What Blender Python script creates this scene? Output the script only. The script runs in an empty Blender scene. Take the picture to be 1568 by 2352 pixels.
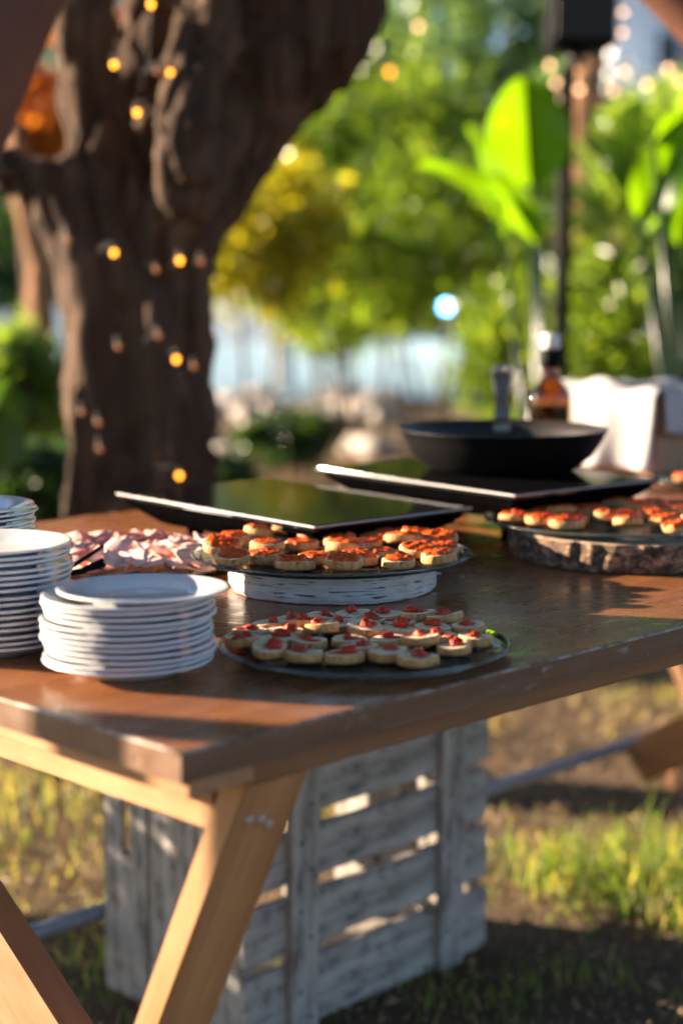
import bpy, bmesh, math, random
import numpy as np
from mathutils import Vector, Matrix, noise as mnoise

scene = bpy.context.scene
COL = scene.collection
rad = math.radians
random.seed(4)
RNG = np.random.default_rng(11)

# ------------------------------------------------------------------ camera
FPX, YH, CX, CY = 3900.0, 640.0, 784.0, 1176.0      # focal length, horizon, centre measured on the photo
PITCH = math.atan((CY - YH) / FPX)
CAMZ = 1.11
cam_d = bpy.data.cameras.new('camera'); cam = bpy.data.objects.new('camera', cam_d); COL.objects.link(cam)
cam_d.sensor_fit = 'VERTICAL'; cam_d.sensor_height = 36.0; cam_d.sensor_width = 24.0
cam_d.lens = FPX / 2352.0 * 36.0
cam_d.clip_start = 0.05; cam_d.clip_end = 600
cam.location = (0, 0, CAMZ); cam.rotation_euler = (math.pi / 2 - PITCH, 0, 0)
cam_d.dof.use_dof = True; cam_d.dof.focus_distance = 1.81; cam_d.dof.aperture_fstop = cam_d.lens / 25.5
scene.camera = cam

# ------------------------------------------------------------------ sky and sun
SUN_AZ, SUN_EL = rad(-75), rad(13.5)                # azimuth from +Y towards +X
world = bpy.data.worlds.new('World'); scene.world = world; world.use_nodes = True
wn = world.node_tree.nodes; wl = world.node_tree.links
sky = wn.new('ShaderNodeTexSky'); sky.sky_type = 'NISHITA'; sky.sun_disc = False
sky.sun_elevation = SUN_EL; sky.sun_rotation = SUN_AZ; sky.air_density = 1.0; sky.dust_density = 0.6; sky.ozone_density = 1.5
wbal = wn.new('ShaderNodeMix'); wbal.data_type = 'RGBA'; wbal.blend_type = 'MULTIPLY'; wbal.inputs[0].default_value = 1.0
wbal.inputs[7].default_value = (.80, .88, 1.10, 1)      # the photo's warm white balance turns the open sky bluer
wl.new(sky.outputs[0], wbal.inputs[6]); wl.new(wbal.outputs[2], wn['Background'].inputs[0]); wn['Background'].inputs[1].default_value = 0.05
sun_d = bpy.data.lights.new('sun', 'SUN'); sun = bpy.data.objects.new('sun', sun_d); COL.objects.link(sun)
sun_d.energy = 5.0; sun_d.angle = rad(0.6); sun_d.color = (1.0, 0.79, 0.58)
sd = Vector((math.sin(SUN_AZ) * math.cos(SUN_EL), math.cos(SUN_AZ) * math.cos(SUN_EL), math.sin(SUN_EL)))
sun.rotation_euler = (-sd).to_track_quat('-Z', 'Y').to_euler(); sun.location = sd * 40
scene.view_settings.view_transform = 'Standard'; scene.view_settings.look = 'None'
scene.view_settings.exposure = 2.3; scene.view_settings.gamma = 1.0
scene.cycles.use_denoising = True
scene.cycles.max_bounces = 6; scene.cycles.diffuse_bounces = 2; scene.cycles.glossy_bounces = 3
scene.cycles.transmission_bounces = 6; scene.cycles.transparent_max_bounces = 10
scene.cycles.use_adaptive_sampling = True; scene.cycles.adaptive_threshold = 0.04
scene.cycles.caustics_reflective = False; scene.cycles.caustics_refractive = False
scene.cycles.sample_clamp_indirect = 6.0

# ------------------------------------------------------------------ measuring helpers
def _ray(x, y):
    v = (y - CY) / FPX
    return Vector(((x - CX) / FPX, math.cos(PITCH) - v * math.sin(PITCH), -math.sin(PITCH) - v * math.cos(PITCH)))
def onz(x, y, z):
    d = _ray(x, y); return Vector((0, 0, CAMZ)) + d * ((z - CAMZ) / d.z)
def at(x, y, Y):
    d = _ray(x, y); return Vector((0, 0, CAMZ)) + d * (Y / d.y)

# ------------------------------------------------------------------ node materials
MATS = {}
class NT:
    def __init__(s, name):
        s.m = bpy.data.materials.new(name); s.m.use_nodes = True; s.t = s.m.node_tree
        s.b = s.t.nodes['Principled BSDF']; s.out = s.t.nodes['Material Output']
    def n(s, typ, **kw):
        x = s.t.nodes.new(typ)
        for k, v in kw.items(): setattr(x, k, v)
        return x
    def l(s, a, b): s.t.links.new(a, b)
    def coord(s, kind='Object', scale=(1, 1, 1), rot=(0, 0, 0)):
        c = s.n('ShaderNodeTexCoord'); m = s.n('ShaderNodeMapping'); s.l(c.outputs[kind], m.inputs[0])
        m.inputs['Scale'].default_value = scale; m.inputs['Rotation'].default_value = rot
        return m.outputs[0]
    def noise(s, vec, scale, detail=4, rough=.55, dist=0):
        x = s.n('ShaderNodeTexNoise'); s.l(vec, x.inputs['Vector'])
        x.inputs['Scale'].default_value = scale; x.inputs['Detail'].default_value = detail
        x.inputs['Roughness'].default_value = rough; x.inputs['Distortion'].default_value = dist
        return x.outputs['Fac']
    def ramp(s, fac, stops):
        r = s.n('ShaderNodeValToRGB'); s.l(fac, r.inputs[0]); e = r.color_ramp.elements
        while len(e) < len(stops): e.new(0.5)
        for q, (p, c) in zip(e, stops):
            q.position = p; q.color = (c[0], c[1], c[2], 1) if hasattr(c, '__len__') else (c, c, c, 1)
        return r.outputs[0]
    def mix(s, fac, a, b, mode='MIX'):
        x = s.n('ShaderNodeMix', data_type='RGBA', blend_type=mode)
        for v, i in ((fac, 0), (a, 6), (b, 7)):
            if isinstance(v, (int, float)): x.inputs[i].default_value = v
            elif isinstance(v, (tuple, list)): x.inputs[i].default_value = (*v[:3], 1)
            else: s.l(v, x.inputs[i])
        return x.outputs[2]
    def bump(s, h, strength=.3, dist=.01):
        b = s.n('ShaderNodeBump'); s.l(h, b.inputs['Height']); b.inputs['Strength'].default_value = strength
        b.inputs['Distance'].default_value = dist; s.l(b.outputs[0], s.b.inputs['Normal']); return b.outputs[0]
    def set(s, **kw):
        for k, v in kw.items():
            i = s.b.inputs[{'col': 'Base Color', 'rough': 'Roughness', 'metal': 'Metallic', 'spec': 'Specular IOR Level', 'coat': 'Coat Weight',
                            'coatr': 'Coat Roughness', 'sss': 'Subsurface Weight', 'trans': 'Transmission Weight'}[k]]
            if isinstance(v, (int, float)): i.default_value = v
            elif isinstance(v, (tuple, list)): i.default_value = (*v[:3], 1)
            else: s.l(v, i)
        return s

def simple(name, col, rough=.5, metal=0, var=.25, scale=20, bump=.15, bdist=.002, spec=.5, coat=0, stretch=(1, 1, 1)):
    t = NT(name); v = t.coord(scale=stretch); f = t.noise(v, scale, 5)
    dark = tuple(c * (1 - var) for c in col); lite = tuple(min(1, c * (1 + var)) for c in col)
    t.set(col=t.ramp(f, [(.3, dark), (.7, lite)]), rough=rough, metal=metal, spec=spec, coat=coat)
    if bump: t.bump(t.noise(v, scale * 3, 4), bump, bdist)
    MATS[name] = t.m; return t.m

def wood(name, c1, c2, c3, rough=.4, grain=(1.2, 22, 22), bump=.15, coat=0, worn=None, dust=False):
    """streaky timber, grain along the object's X axis, knots, scratches"""
    t = NT(name); v = t.coord(scale=grain)
    f = t.noise(v, 1.6, 8, .62, .6); f2 = t.noise(t.coord(scale=(grain[0] * 3, grain[1] * 4, grain[2] * 4)), 2.5, 4, .7)
    col = t.ramp(f, [(.25, c1), (.5, c2), (.75, c3)])
    col = t.mix(.35, col, t.ramp(f2, [(.3, c1), (.7, c3)]))
    big = t.noise(t.coord(scale=(1, 2.2, 2.2)), 3.1, 4)
    col = t.mix(t.ramp(big, [(.35, 0.0), (.75, .55)]), col, c1)
    k = t.n('ShaderNodeTexVoronoi'); t.l(t.coord(scale=(2.2, 6, 6)), k.inputs['Vector']); k.inputs['Scale'].default_value = 2.1
    col = t.mix(t.ramp(k.outputs['Distance'], [(.03, .85), (.075, 0.0)]), col, tuple(c * .35 for c in c1))
    if worn:
        w = t.noise(t.coord(scale=(6, 14, 14)), 4, 7, .7)
        col = t.mix(t.ramp(w, [(.60, 0.0), (.68, .65)]), col, worn)
    r = t.ramp(t.noise(t.coord(scale=(5, 9, 9)), 4, 6), [(.3, max(.05, rough - .10)), (.75, rough + .14)])
    if dust:
        dn = t.noise(t.coord(), 420, 2, .5)
        dm = t.ramp(dn, [(.735, 0.0), (.77, .75)])
        col = t.mix(dm, col, (.5, .42, .3))
    t.set(col=col, rough=r, coat=coat); t.bump(t.mix(.5, f, f2), bump, .002); MATS[name] = t.m; return t.m

def leafmat(name, dark, mid, lite, transl=.45, rough=.26, tcol=None):
    """leaf: glossy front plus light shining through; tint per leaf from a face attribute"""
    t = NT(name); a = t.n('ShaderNodeAttribute', attribute_name='tint'); a.attribute_type = 'GEOMETRY'
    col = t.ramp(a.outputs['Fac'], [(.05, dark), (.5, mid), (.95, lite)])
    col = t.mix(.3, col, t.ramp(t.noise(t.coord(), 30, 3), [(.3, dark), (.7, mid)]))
    if name == 'leaf_banana':
        vn = t.noise(t.coord(scale=(1.5, 1, 60)), 2, 3, .6); col = t.mix(t.ramp(vn, [(.42, .55), (.62, 0.0)]), col, dark)
        bl = t.noise(t.coord(), 9, 3); col = t.mix(t.ramp(bl, [(.62, 0.0), (.72, .6)]), col, (.16, .12, .02))
    t.set(col=col, rough=rough, spec=.5)
    tr = t.n('ShaderNodeBsdfTranslucent')
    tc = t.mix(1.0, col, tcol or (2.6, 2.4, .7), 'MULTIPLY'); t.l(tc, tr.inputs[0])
    mx = t.n('ShaderNodeMixShader'); mx.inputs[0].default_value = transl
    t.l(t.b.outputs[0], mx.inputs[1]); t.l(tr.outputs[0], mx.inputs[2]); t.l(mx.outputs[0], t.out.inputs[0])
    MATS[name] = t.m; return t.m

def glassmat(name, tint, rough=.03, edge=.12, bump=0, ior=1.5):
    """thin clear glass: straight-through light with Fresnel reflections"""
    t = NT(name); tr = t.n('ShaderNodeBsdfTransparent'); tr.inputs[0].default_value = (*tint, 1)
    gl = t.n('ShaderNodeBsdfGlossy'); gl.inputs['Roughness'].default_value = rough; gl.inputs[0].default_value = (1, 1, 1, 1)
    fr = t.n('ShaderNodeFresnel'); fr.inputs[0].default_value = ior
    if bump:
        b = t.n('ShaderNodeBump'); t.l(t.noise(t.coord(), 38, 3), b.inputs['Height']); b.inputs['Strength'].default_value = bump; b.inputs['Distance'].default_value = .004
        t.l(b.outputs[0], gl.inputs['Normal']); t.l(b.outputs[0], fr.inputs['Normal'])
    df = t.n('ShaderNodeBsdfDiffuse'); df.inputs[0].default_value = (.72, .76, .68, 1)
    m0 = t.n('ShaderNodeMixShader'); m0.inputs[0].default_value = edge
    t.l(tr.outputs[0], m0.inputs[1]); t.l(df.outputs[0], m0.inputs[2])
    m1 = t.n('ShaderNodeMixShader'); t.l(fr.outputs[0], m1.inputs[0]); t.l(m0.outputs[0], m1.inputs[1]); t.l(gl.outputs[0], m1.inputs[2])
    t.l(m1.outputs[0], t.out.inputs[0]); MATS[name] = t.m; return t.m

def emit(name, col, strength):
    t = NT(name); t.set(col=(.02, .02, .02)); t.b.inputs['Emission Color'].default_value = (*col, 1); t.b.inputs['Emission Strength'].default_value = strength
    t.m.cycles.emission_sampling = 'NONE' if strength < 20 else 'AUTO'; MATS[name] = t.m; return t.m

wood('table_wood', (.155, .052, .018), (.285, .108, .038), (.40, .17, .064), rough=.28, bump=.10, dust=True)
wood('edge_wood', (.09, .042, .020), (.16, .078, .038), (.24, .135, .072), rough=.45, bump=.25, worn=(.34, .32, .30))
def mk_wear():
    t = NT('edge_wear'); f = t.noise(t.coord(scale=(9, 9, 9)), 3, 7, .7)
    t.set(col=t.ramp(f, [(.42, (.15, .07, .03)), (.55, (.34, .27, .21)), (.7, (.50, .45, .40))]), rough=.6); t.bump(f, .4, .002); MATS['edge_wear'] = t.m
mk_wear()
wood('pine', (.24, .105, .038), (.41, .215, .088), (.56, .33, .155), rough=.5, bump=.22)
wood('apron_wood', (.15, .060, .020), (.22, .095, .032), (.29, .14, .052), rough=.5, bump=.12)
wood('dark_leg', (.22, .105, .05), (.34, .175, .08), (.44, .24, .11), rough=.5, bump=.1)
wood('box_wood', (.24, .13, .065), (.36, .21, .11), (.46, .29, .16), rough=.55, bump=.12)
simple('pipe_metal', (.22, .26, .32), .5, .3, .12, 60, .05)
simple('screw_metal', (.55, .55, .55), .35, .9, .1, 80, 0)

def mk_crate():
    t = NT('crate_wood'); v = t.coord(scale=(3, 30, 30)); f = t.noise(v, 1.4, 8, .65, .4)
    base = t.ramp(f, [(.25, (.18, .145, .11)), (.55, (.44, .40, .35)), (.8, (.60, .56, .51))])
    st = t.noise(t.coord(scale=(2, 5, 5)), 7, 7, .7)
    col = t.mix(t.ramp(st, [(.50, 0.0), (.66, .8)]), base, (.055, .040, .030))
    k = t.n('ShaderNodeTexVoronoi'); t.l(t.coord(scale=(4, 10, 10)), k.inputs['Vector']); k.inputs['Scale'].default_value = 2.6
    col = t.mix(t.ramp(k.outputs['Distance'], [(.05, .8), (.10, 0.0)]), col, (.06, .045, .035))
    t.set(col=col, rough=.85); t.bump(f, .5, .003); MATS['crate_wood'] = t.m
mk_crate()

def mk_porcelain():
    t = NT('porcelain'); f = t.noise(t.coord(), 14, 3)
    t.set(col=t.ramp(f, [(.3, (.74, .74, .745)), (.7, (.80, .80, .795))]), rough=.14, coat=.5); t.b.inputs['Coat Roughness'].default_value = .03; MATS['porcelain'] = t.m
mk_porcelain()

def mk_bread():
    t = NT('crust'); v = t.coord(scale=(1, 1, .35)); f = t.noise(v, 160, 5, .65)
    col = t.ramp(f, [(.25, (.28, .11, .028)), (.5, (.58, .29, .09)), (.8, (.76, .48, .20))])
    ol = t.noise(t.coord(), 75, 2); col = t.mix(t.ramp(ol, [(.66, 0.0), (.72, .9)]), col, (.035, .022, .02))
    t.set(col=col, rough=.75); t.bump(f, .5, .0015); MATS['crust'] = t.m
    t = NT('crumb'); f = t.noise(t.coord(), 260, 5, .7); g = t.noise(t.coord(), 60, 3)
    col = t.ramp(f, [(.28, (.58, .40, .20)), (.5, (.84, .68, .43)), (.8, (.92, .82, .60))])
    ol = t.noise(t.coord(scale=(1, 2.2, 1)), 85, 3, .6, .8); col = t.mix(t.ramp(ol, [(.62, 0.0), (.67, .85)]), col, (.09, .045, .045))
    t.set(col=col, rough=.85, sss=.0); t.bump(f, .7, .0015); MATS['crumb'] = t.m
    for nm, c in (('red_paste', ((.26, .012, .004), (.50, .034, .008), (.64, .075, .014))), ('orange_spread', ((.36, .030, .004), (.60, .080, .006), (.74, .17, .012)))):
        t = NT(nm); f = t.noise(t.coord(), 230, 5, .65)
        t.set(col=t.ramp(f, [(.28, c[0]), (.5, c[1]), (.78, c[2])]), rough=.38, spec=.35); t.bump(f, .5, .0018); MATS[nm] = t.m
mk_bread()

def mk_ham():
    for nm, lean, fat in (('ham', (.80, .43, .37), (.90, .75, .67)), ('ham_rind', (.52, .15, .055), (.72, .36, .14)), ('ham_dark', (.48, .12, .09), (.66, .33, .27))):
        t = NT(nm); f = t.noise(t.coord(scale=(1, 3, 1)), 60, 5, .6, .5)
        t.set(col=t.ramp(f, [(.32, lean), (.55, tuple((a + b) / 2 for a, b in zip(lean, fat))), (.72, fat)]), rough=.45); t.bump(f, .15, .001); MATS[nm] = t.m
mk_ham()

def mk_birch():
    t = NT('birch_bark')
    v = t.coord('UV', (9, 2.2, 1)); f = t.noise(v, 2.0, 6, .6)
    col = t.ramp(f, [(.25, (.30, .24, .18)), (.42, (.56, .52, .48)), (.7, (.68, .66, .63))])
    w = t.noise(t.coord('UV', (9, 5.5, 1)), 2.4, 3, .5, .3)       # horizontal dashes
    col = t.mix(t.ramp(w, [(.60, 0.0), (.625, .92)]), col, (.045, .03, .022))
    s = t.noise(t.coord('UV', (16, 4, 1)), 3, 5, .7); col = t.mix(t.ramp(s, [(.60, 0.0), (.72, .6)]), col, (.30, .17, .09))
    t.set(col=col, rough=.7); t.bump(f, .4, .002); MATS['birch_bark'] = t.m
    t = NT('slab_bark'); v = t.coord('UV', (26, 1.3, 1)); f = t.noise(v, 2.2, 7, .7, .6); g = t.noise(t.coord('UV', (60, 5, 1)), 2, 4, .7)
    col = t.ramp(f, [(.40, (.012, .008, .006)), (.50, (.13, .072, .040)), (.62, (.46, .28, .155))]); col = t.mix(.12, col, t.ramp(g, [(.3, (.03, .02, .015)), (.7, (.40, .28, .18))]))
    t.set(col=col, rough=.9); t.bump(f, .9, .004); MATS['slab_bark'] = t.m
    t = NT('cut_wood')
    wv = t.n('ShaderNodeTexWave', wave_type='RINGS', rings_direction='Z'); t.l(t.coord(), wv.inputs['Vector']); wv.inputs['Scale'].default_value = 28; wv.inputs['Distortion'].default_value = 2.5; wv.inputs['Detail'].default_value = 3
    t.set(col=t.ramp(wv.outputs['Fac'], [(.2, (.36, .24, .14)), (.8, (.52, .38, .25))]), rough=.7); MATS['cut_wood'] = t.m
mk_birch()

glassmat('clear_glass', (.97, .985, .97), .05, .05, .25, 1.2)
glassmat('glass_rim', (.80, .90, .86), .08, .07, .15, 1.4)
def mk_dark():
    t = NT('black_glass'); f = t.noise(t.coord(), 90, 3)
    d = t.n('ShaderNodeTexVoronoi'); t.l(t.coord(), d.inputs['Vector']); d.inputs['Scale'].default_value = 190; d.inputs['Randomness'].default_value = 0
    t.set(col=t.mix(t.ramp(d.outputs['Distance'], [(.18, .12), (.25, 0.0)]), (.006, .006, .007), (.5, .5, .5)), rough=t.ramp(f, [(.3, .03), (.7, .10)]), spec=.4)
    dk = t.n('ShaderNodeBsdfDiffuse'); dk.inputs[0].default_value = (.004, .004, .0045, 1); mx = t.n('ShaderNodeMixShader'); mx.inputs[0].default_value = .6
    t.l(t.b.outputs[0], mx.inputs[1]); t.l(dk.outputs[0], mx.inputs[2]); t.l(mx.outputs[0], t.out.inputs[0]); MATS['black_glass'] = t.m
    simple('black_plastic', (.004, .004, .0045), .7, 0, .3, 60, .1, spec=.0)
    simple('pan_black', (.004, .004, .0045), .5, .0, .4, 120, .2, .0008, spec=.22)
    simple('pan_inside', (.030, .026, .024), .40, .0, .3, 150, .2, .0008)
    simple('aluminium', (.30, .30, .30), .5, .1, .06, 90, .05)
    simple('steel', (.45, .43, .42), .28, .9, .12, 40, .05)
    simple('linen', (.44, .435, .43), .85, 0, .06, 60, .35, .002)
    simple('white_paint', (.78, .77, .75), .6, 0, .08, 4, .1, .004)
    simple('cool_white', (.76, .79, .84), .7, 0, .08, 2, .1, .004)
    simple('bottle_cap', (.78, .74, .66), .5, 0, .06, 30, 0)
    simple('speaker_black', (.003, .003, .0035), .65, 0, .3, 40, .2, spec=.1)
    simple('wire_dark', (.015, .012, .010), .6, 0, .2, 40, 0)
    simple('stone_pale', (.46, .40, .35), .85, 0, .3, 8, .5, .02)
    simple('paving', (.34, .50, .56), .5, 0, .15, .5, .2, .01)
    simple('roof_tile', (.05, .055, .07), .8, 0, .25, 1.5, .3, .02)
    simple('window_dark', (.02, .024, .03), .12, 0, .3, 3, 0)
    simple('bark_warm', (.30, .15, .07), .9, 0, .4, 7, .8, .02)
    simple('post_brown', (.115, .045, .026), .6, 0, .25, 5, .4, .01)
    t = NT('amber_glass'); t.set(col=(.40, .19, .03), rough=.04, trans=1.0); MATS['amber_glass'] = t.m
    t = NT('oil'); t.set(col=(.50, .24, .02), rough=.1, trans=.8); MATS['oil'] = t.m
mk_dark()

def mk_bark():
    t = NT('tree_bark'); v = t.coord(scale=(7, 7, 1.6)); f = t.noise(v, 2.2, 8, .65, .8); g = t.noise(t.coord(), 2.2, 4)
    col = t.ramp(f, [(.28, (.020, .014, .011)), (.5, (.085, .058, .042)), (.75, (.20, .132, .088))])
    col = t.mix(t.ramp(g, [(.45, 0.0), (.7, .45)]), col, (.15, .09, .055))
    t.set(col=col, rough=.95, spec=.2); t.bump(f, 1.0, .03); MATS['tree_bark'] = t.m
    t = NT('soil'); v = t.coord(); f = t.noise(v, 7, 8, .65); g = t.noise(v, 1.1, 5); h = t.noise(v, 60, 5, .7)
    col = t.ramp(f, [(.3, (.085, .058, .038)), (.55, (.20, .138, .086)), (.8, (.34, .25, .155))])
    col = t.mix(t.ramp(g, [(.48, 0.0), (.62, .6)]), col, (.060, .075, .022)); col = t.mix(.45, col, t.ramp(h, [(.3, (.05, .035, .022)), (.7, (.24, .17, .10))]))
    t.set(col=col, rough=.95, spec=.2); t.bump(h, .8, .03); MATS['soil'] = t.m
mk_bark()
leafmat('leaf_green', (.045, .090, .016), (.11, .180, .030), (.20, .27, .045), .55, tcol=(2.6, 2.4, .6))
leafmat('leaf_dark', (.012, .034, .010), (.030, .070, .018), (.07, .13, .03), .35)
leafmat('leaf_cool', (.065, .11, .050), (.13, .20, .085), (.21, .28, .13), .5, tcol=(2.0, 2.2, 1.0))
leafmat('leaf_yellow', (.14, .18, .02), (.36, .33, .03), (.52, .44, .04), .55, tcol=(1.8, 1.7, .45))
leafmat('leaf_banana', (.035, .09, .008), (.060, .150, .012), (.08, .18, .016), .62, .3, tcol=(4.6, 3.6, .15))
leafmat('leaf_frond', (.07, .13, .025), (.14, .23, .05), (.22, .30, .09), .5)
leafmat('leaf_rust', (.26, .10, .02), (.48, .19, .03), (.60, .28, .05), .5, tcol=(1.8, 1.3, .6))
leafmat('grass_blade', (.52, .39, .21), (.085, .165, .025), (.14, .25, .038), .45, .45, tcol=(2.0, 2.2, .6))
leafmat('litter', (.13, .075, .038), (.36, .235, .125), (.60, .45, .26), .2, .7, tcol=(1.4, 1.2, .8))

# ------------------------------------------------------------------ mesh helpers
def mesh(name, verts, faces, mats, fmat=None, smooth=False, uv=None, tint=None):
    me = bpy.data.meshes.new(name); me.from_pydata([tuple(v) for v in verts] if not isinstance(verts, np.ndarray) else verts.tolist(), [], faces if not isinstance(faces, np.ndarray) else faces.tolist())
    for m in (mats if isinstance(mats, (list, tuple)) else [mats]): me.materials.append(MATS[m])
    if fmat is not None: me.polygons.foreach_set('material_index', np.asarray(fmat, dtype=np.int32))
    if smooth is True: me.polygons.foreach_set('use_smooth', np.ones(len(me.polygons), dtype=bool))
    elif smooth is not False: me.polygons.foreach_set('use_smooth', np.asarray(smooth, dtype=bool))
    if uv is not None:
        l = me.uv_layers.new(name='UVMap'); l.data.foreach_set('uv', np.asarray(uv, dtype=np.float32).ravel())
    if tint is not None:
        a = me.attributes.new('tint', 'FLOAT', 'FACE'); a.data.foreach_set('value', np.asarray(tint, dtype=np.float32))
    me.update(); return me
def link(name, me, parent=None, loc=None, rot=None, mtx=None):
    o = bpy.data.objects.new(name, me); COL.objects.link(o)
    if parent is not None: o.parent = parent
    if loc is not None: o.location = loc
    if rot is not None: o.rotation_euler = rot
    if mtx is not None: o.matrix_local = mtx
    return o
def tag(o, label, cat, group=None, kind=None):
    if label: o['label'] = label
    if cat: o['category'] = cat
    if group: o['group'] = group
    if kind: o['kind'] = kind
    return o
def thing(name, label, cat, loc=(0, 0, 0), rz=0, group=None):
    o = bpy.data.objects.new(name, None); COL.objects.link(o); o.location = loc; o.rotation_euler = (0, 0, rz); o.empty_display_size = .05
    return tag(o, label, cat, group)
def copy_tree(o, parent=None):
    c = o.copy(); COL.objects.link(c); c.parent = parent
    for ch in list(o.children): copy_tree(ch, c)
    return c

def bm_to(bm, name, mats, smooth=False):
    me = bpy.data.meshes.new(name); bm.to_mesh(me); bm.free()
    for m in (mats if isinstance(mats, (list, tuple)) else [mats]): me.materials.append(MATS[m])
    if smooth: me.polygons.foreach_set('use_smooth', np.ones(len(me.polygons), dtype=bool))
    return me
def box(x0, x1, y0, y1, z0, z1, bev=.002, name='box', mats='pine', seg=2, cuts=None, jit=0):
    bm = bmesh.new(); bmesh.ops.create_cube(bm, size=1)
    for v in bm.verts: v.co = ((x0 + x1) / 2 + v.co.x * (x1 - x0), (y0 + y1) / 2 + v.co.y * (y1 - y0), (z0 + z1) / 2 + v.co.z * (z1 - z0))
    if bev: bmesh.ops.bevel(bm, geom=list(bm.edges), offset=bev, segments=seg, profile=.6, affect='EDGES')
    return bm_to(bm, name, mats)
def prism(poly, axis_a, axis_b, name, mats, bev=.002):
    """poly: list of (y, z) extruded in x from axis_a to axis_b"""
    bm = bmesh.new(); a = [bm.verts.new((axis_a, y, z)) for y, z in poly]; b = [bm.verts.new((axis_b, y, z)) for y, z in poly]
    bm.faces.new(a[::-1]); bm.faces.new(b)
    for i in range(len(a)): j = (i + 1) % len(a); bm.faces.new((a[i], a[j], b[j], b[i]))
    bmesh.ops.recalc_face_normals(bm, faces=bm.faces)
    if bev: bmesh.ops.bevel(bm, geom=list(bm.edges), offset=bev, segments=2, profile=.6, affect='EDGES')
    return bm_to(bm, name, mats)
def lathe(prof, n=64, name='lathe', mats='porcelain', fmat=None, closed=False, wob=None):
    P = np.array(prof); k = len(P); ang = np.linspace(0, 2 * math.pi, n, endpoint=False); V = []; Fc = []; uv = []; fm = []
    for i, a in enumerate(ang):
        w = 1 if wob is None else wob(a)
        for r, z in P: V.append((r * w * math.cos(a), r * w * math.sin(a), z))
    L = np.concatenate([[0], np.cumsum(np.hypot(*(P[1:] - P[:-1]).T))])
    for i in range(n):
        j = (i + 1) % n
        for q in range(k - 1 if not closed else k):
            r = (q + 1) % k
            Fc.append((i * k + q, j * k + q, j * k + r, i * k + r)); fm.append(fmat[q] if fmat else 0)
            l0, l1 = L[q], L[r] if r else L[-1] + .01
            uv += [(i / n, l0), ((i + 1) / n, l0), ((i + 1) / n, l1), (i / n, l1)]
    me = mesh(name, V, Fc, mats, fm, True, uv)
    bm = bmesh.new(); bm.from_mesh(me); bmesh.ops.remove_doubles(bm, verts=bm.verts, dist=1e-6); bmesh.ops.recalc_face_normals(bm, faces=bm.faces); bm.to_mesh(me); bm.free()
    return me
def tube(pts, r, n=8, name='tube', mats='wire_dark', cap=True, jit=0):
    """tube through points; r a number or one per point"""
    pts = [Vector(p) for p in pts]; R = [r] * len(pts) if isinstance(r, (int, float)) else list(r); V = []; Fc = []
    up = Vector((.13, .27, .95))
    for i, p in enumerate(pts):
        t = (pts[min(i + 1, len(pts) - 1)] - pts[max(i - 1, 0)]).normalized()
        a = t.cross(up).normalized() if abs(t.dot(up)) < .98 else t.cross(Vector((1, 0, 0))).normalized(); b = t.cross(a)
        for k in range(n):
            q = 2 * math.pi * k / n; V.append(p + (a * math.cos(q) + b * math.sin(q)) * R[i] * (1 + (random.uniform(-jit, jit) if jit else 0)))
    for i in range(len(pts) - 1):
        for k in range(n):
            l = (k + 1) % n; Fc.append((i * n + k, i * n + l, (i + 1) * n + l, (i + 1) * n + k))
    if cap: Fc.append(tuple(range(n))[::-1]); Fc.append(tuple((len(pts) - 1) * n + k for k in range(n)))
    return mesh(name, V, Fc, mats, None, True)
def spline(ctrl, m=6):
    """Catmull-Rom through tuples of any length"""
    C = [np.array(c, float) for c in ctrl]; C = [2 * C[0] - C[1]] + C + [2 * C[-1] - C[-2]]; out = []
    for i in range(1, len(C) - 2):
        for q in range(m):
            t = q / m; a, b, c, d = C[i - 1:i + 3]
            out.append(.5 * ((2 * b) + (-a + c) * t + (2 * a - 5 * b + 4 * c - d) * t * t + (-a + 3 * b - 3 * c + d) * t ** 3))
    out.append(C[-2]); return out
def sphere(r, name, mats, sub=2, sq=(1, 1, 1)):
    bm = bmesh.new(); bmesh.ops.create_icosphere(bm, subdivisions=sub, radius=r)
    for v in bm.verts: v.co = (v.co.x * sq[0], v.co.y * sq[1], v.co.z * sq[2])
    return bm_to(bm, name, mats, True)

def leaves(name, centres, tints, size, mat, rng, droop=.3, ratio=.45, spread=.9):
    """one mesh of folded leaf blades at the given points"""
    n = len(centres); C = np.asarray(centres)
    d = rng.normal(size=(n, 3)); d[:, 2] = d[:, 2] * spread - droop; d /= np.linalg.norm(d, axis=1, keepdims=True) + 1e-9
    q = rng.normal(size=(n, 3)); w = np.cross(d, q); w /= np.linalg.norm(w, axis=1, keepdims=True) + 1e-9; nn = np.cross(w, d)
    L = size * rng.uniform(.6, 1.3, (n, 1)); W = L * ratio * .5; fold = W * .35
    a = C - d * L * .5; e = C + d * L * .5; m = C - d * L * .06
    l = m + w * W + nn * fold; r = m - w * W + nn * fold
    V = np.stack([a, l, e, r], 1).reshape(-1, 3); i = np.arange(n)[:, None] * 4
    Fc = np.concatenate([i + [0, 1, 2], i + [0, 2, 3]], 1).reshape(-1, 3)
    return mesh(name, V, Fc, mat, None, True, None, np.repeat(tints, 2))
def crown_points(c, radii, n, rng, clumps=60, tight=.22, shell=.55, zmin=None):
    k = rng.normal(size=(clumps, 3)); k /= np.linalg.norm(k, axis=1, keepdims=True); k *= (shell + (1 - shell) * rng.random((clumps, 1)) ** .6)
    bias = rng.random(clumps); idx = rng.integers(0, clumps, n)
    P = k[idx] + rng.normal(size=(n, 3)) * tight * rng.uniform(.5, 1.2, (clumps, 1))[idx]
    T = np.clip(bias[idx] * .6 + rng.random(n) * .4, 0, 1); P = P * np.array(radii) + np.array(c)
    if zmin is not None: ok = P[:, 2] > zmin; P, T = P[ok], T[ok]
    return P, T

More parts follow.
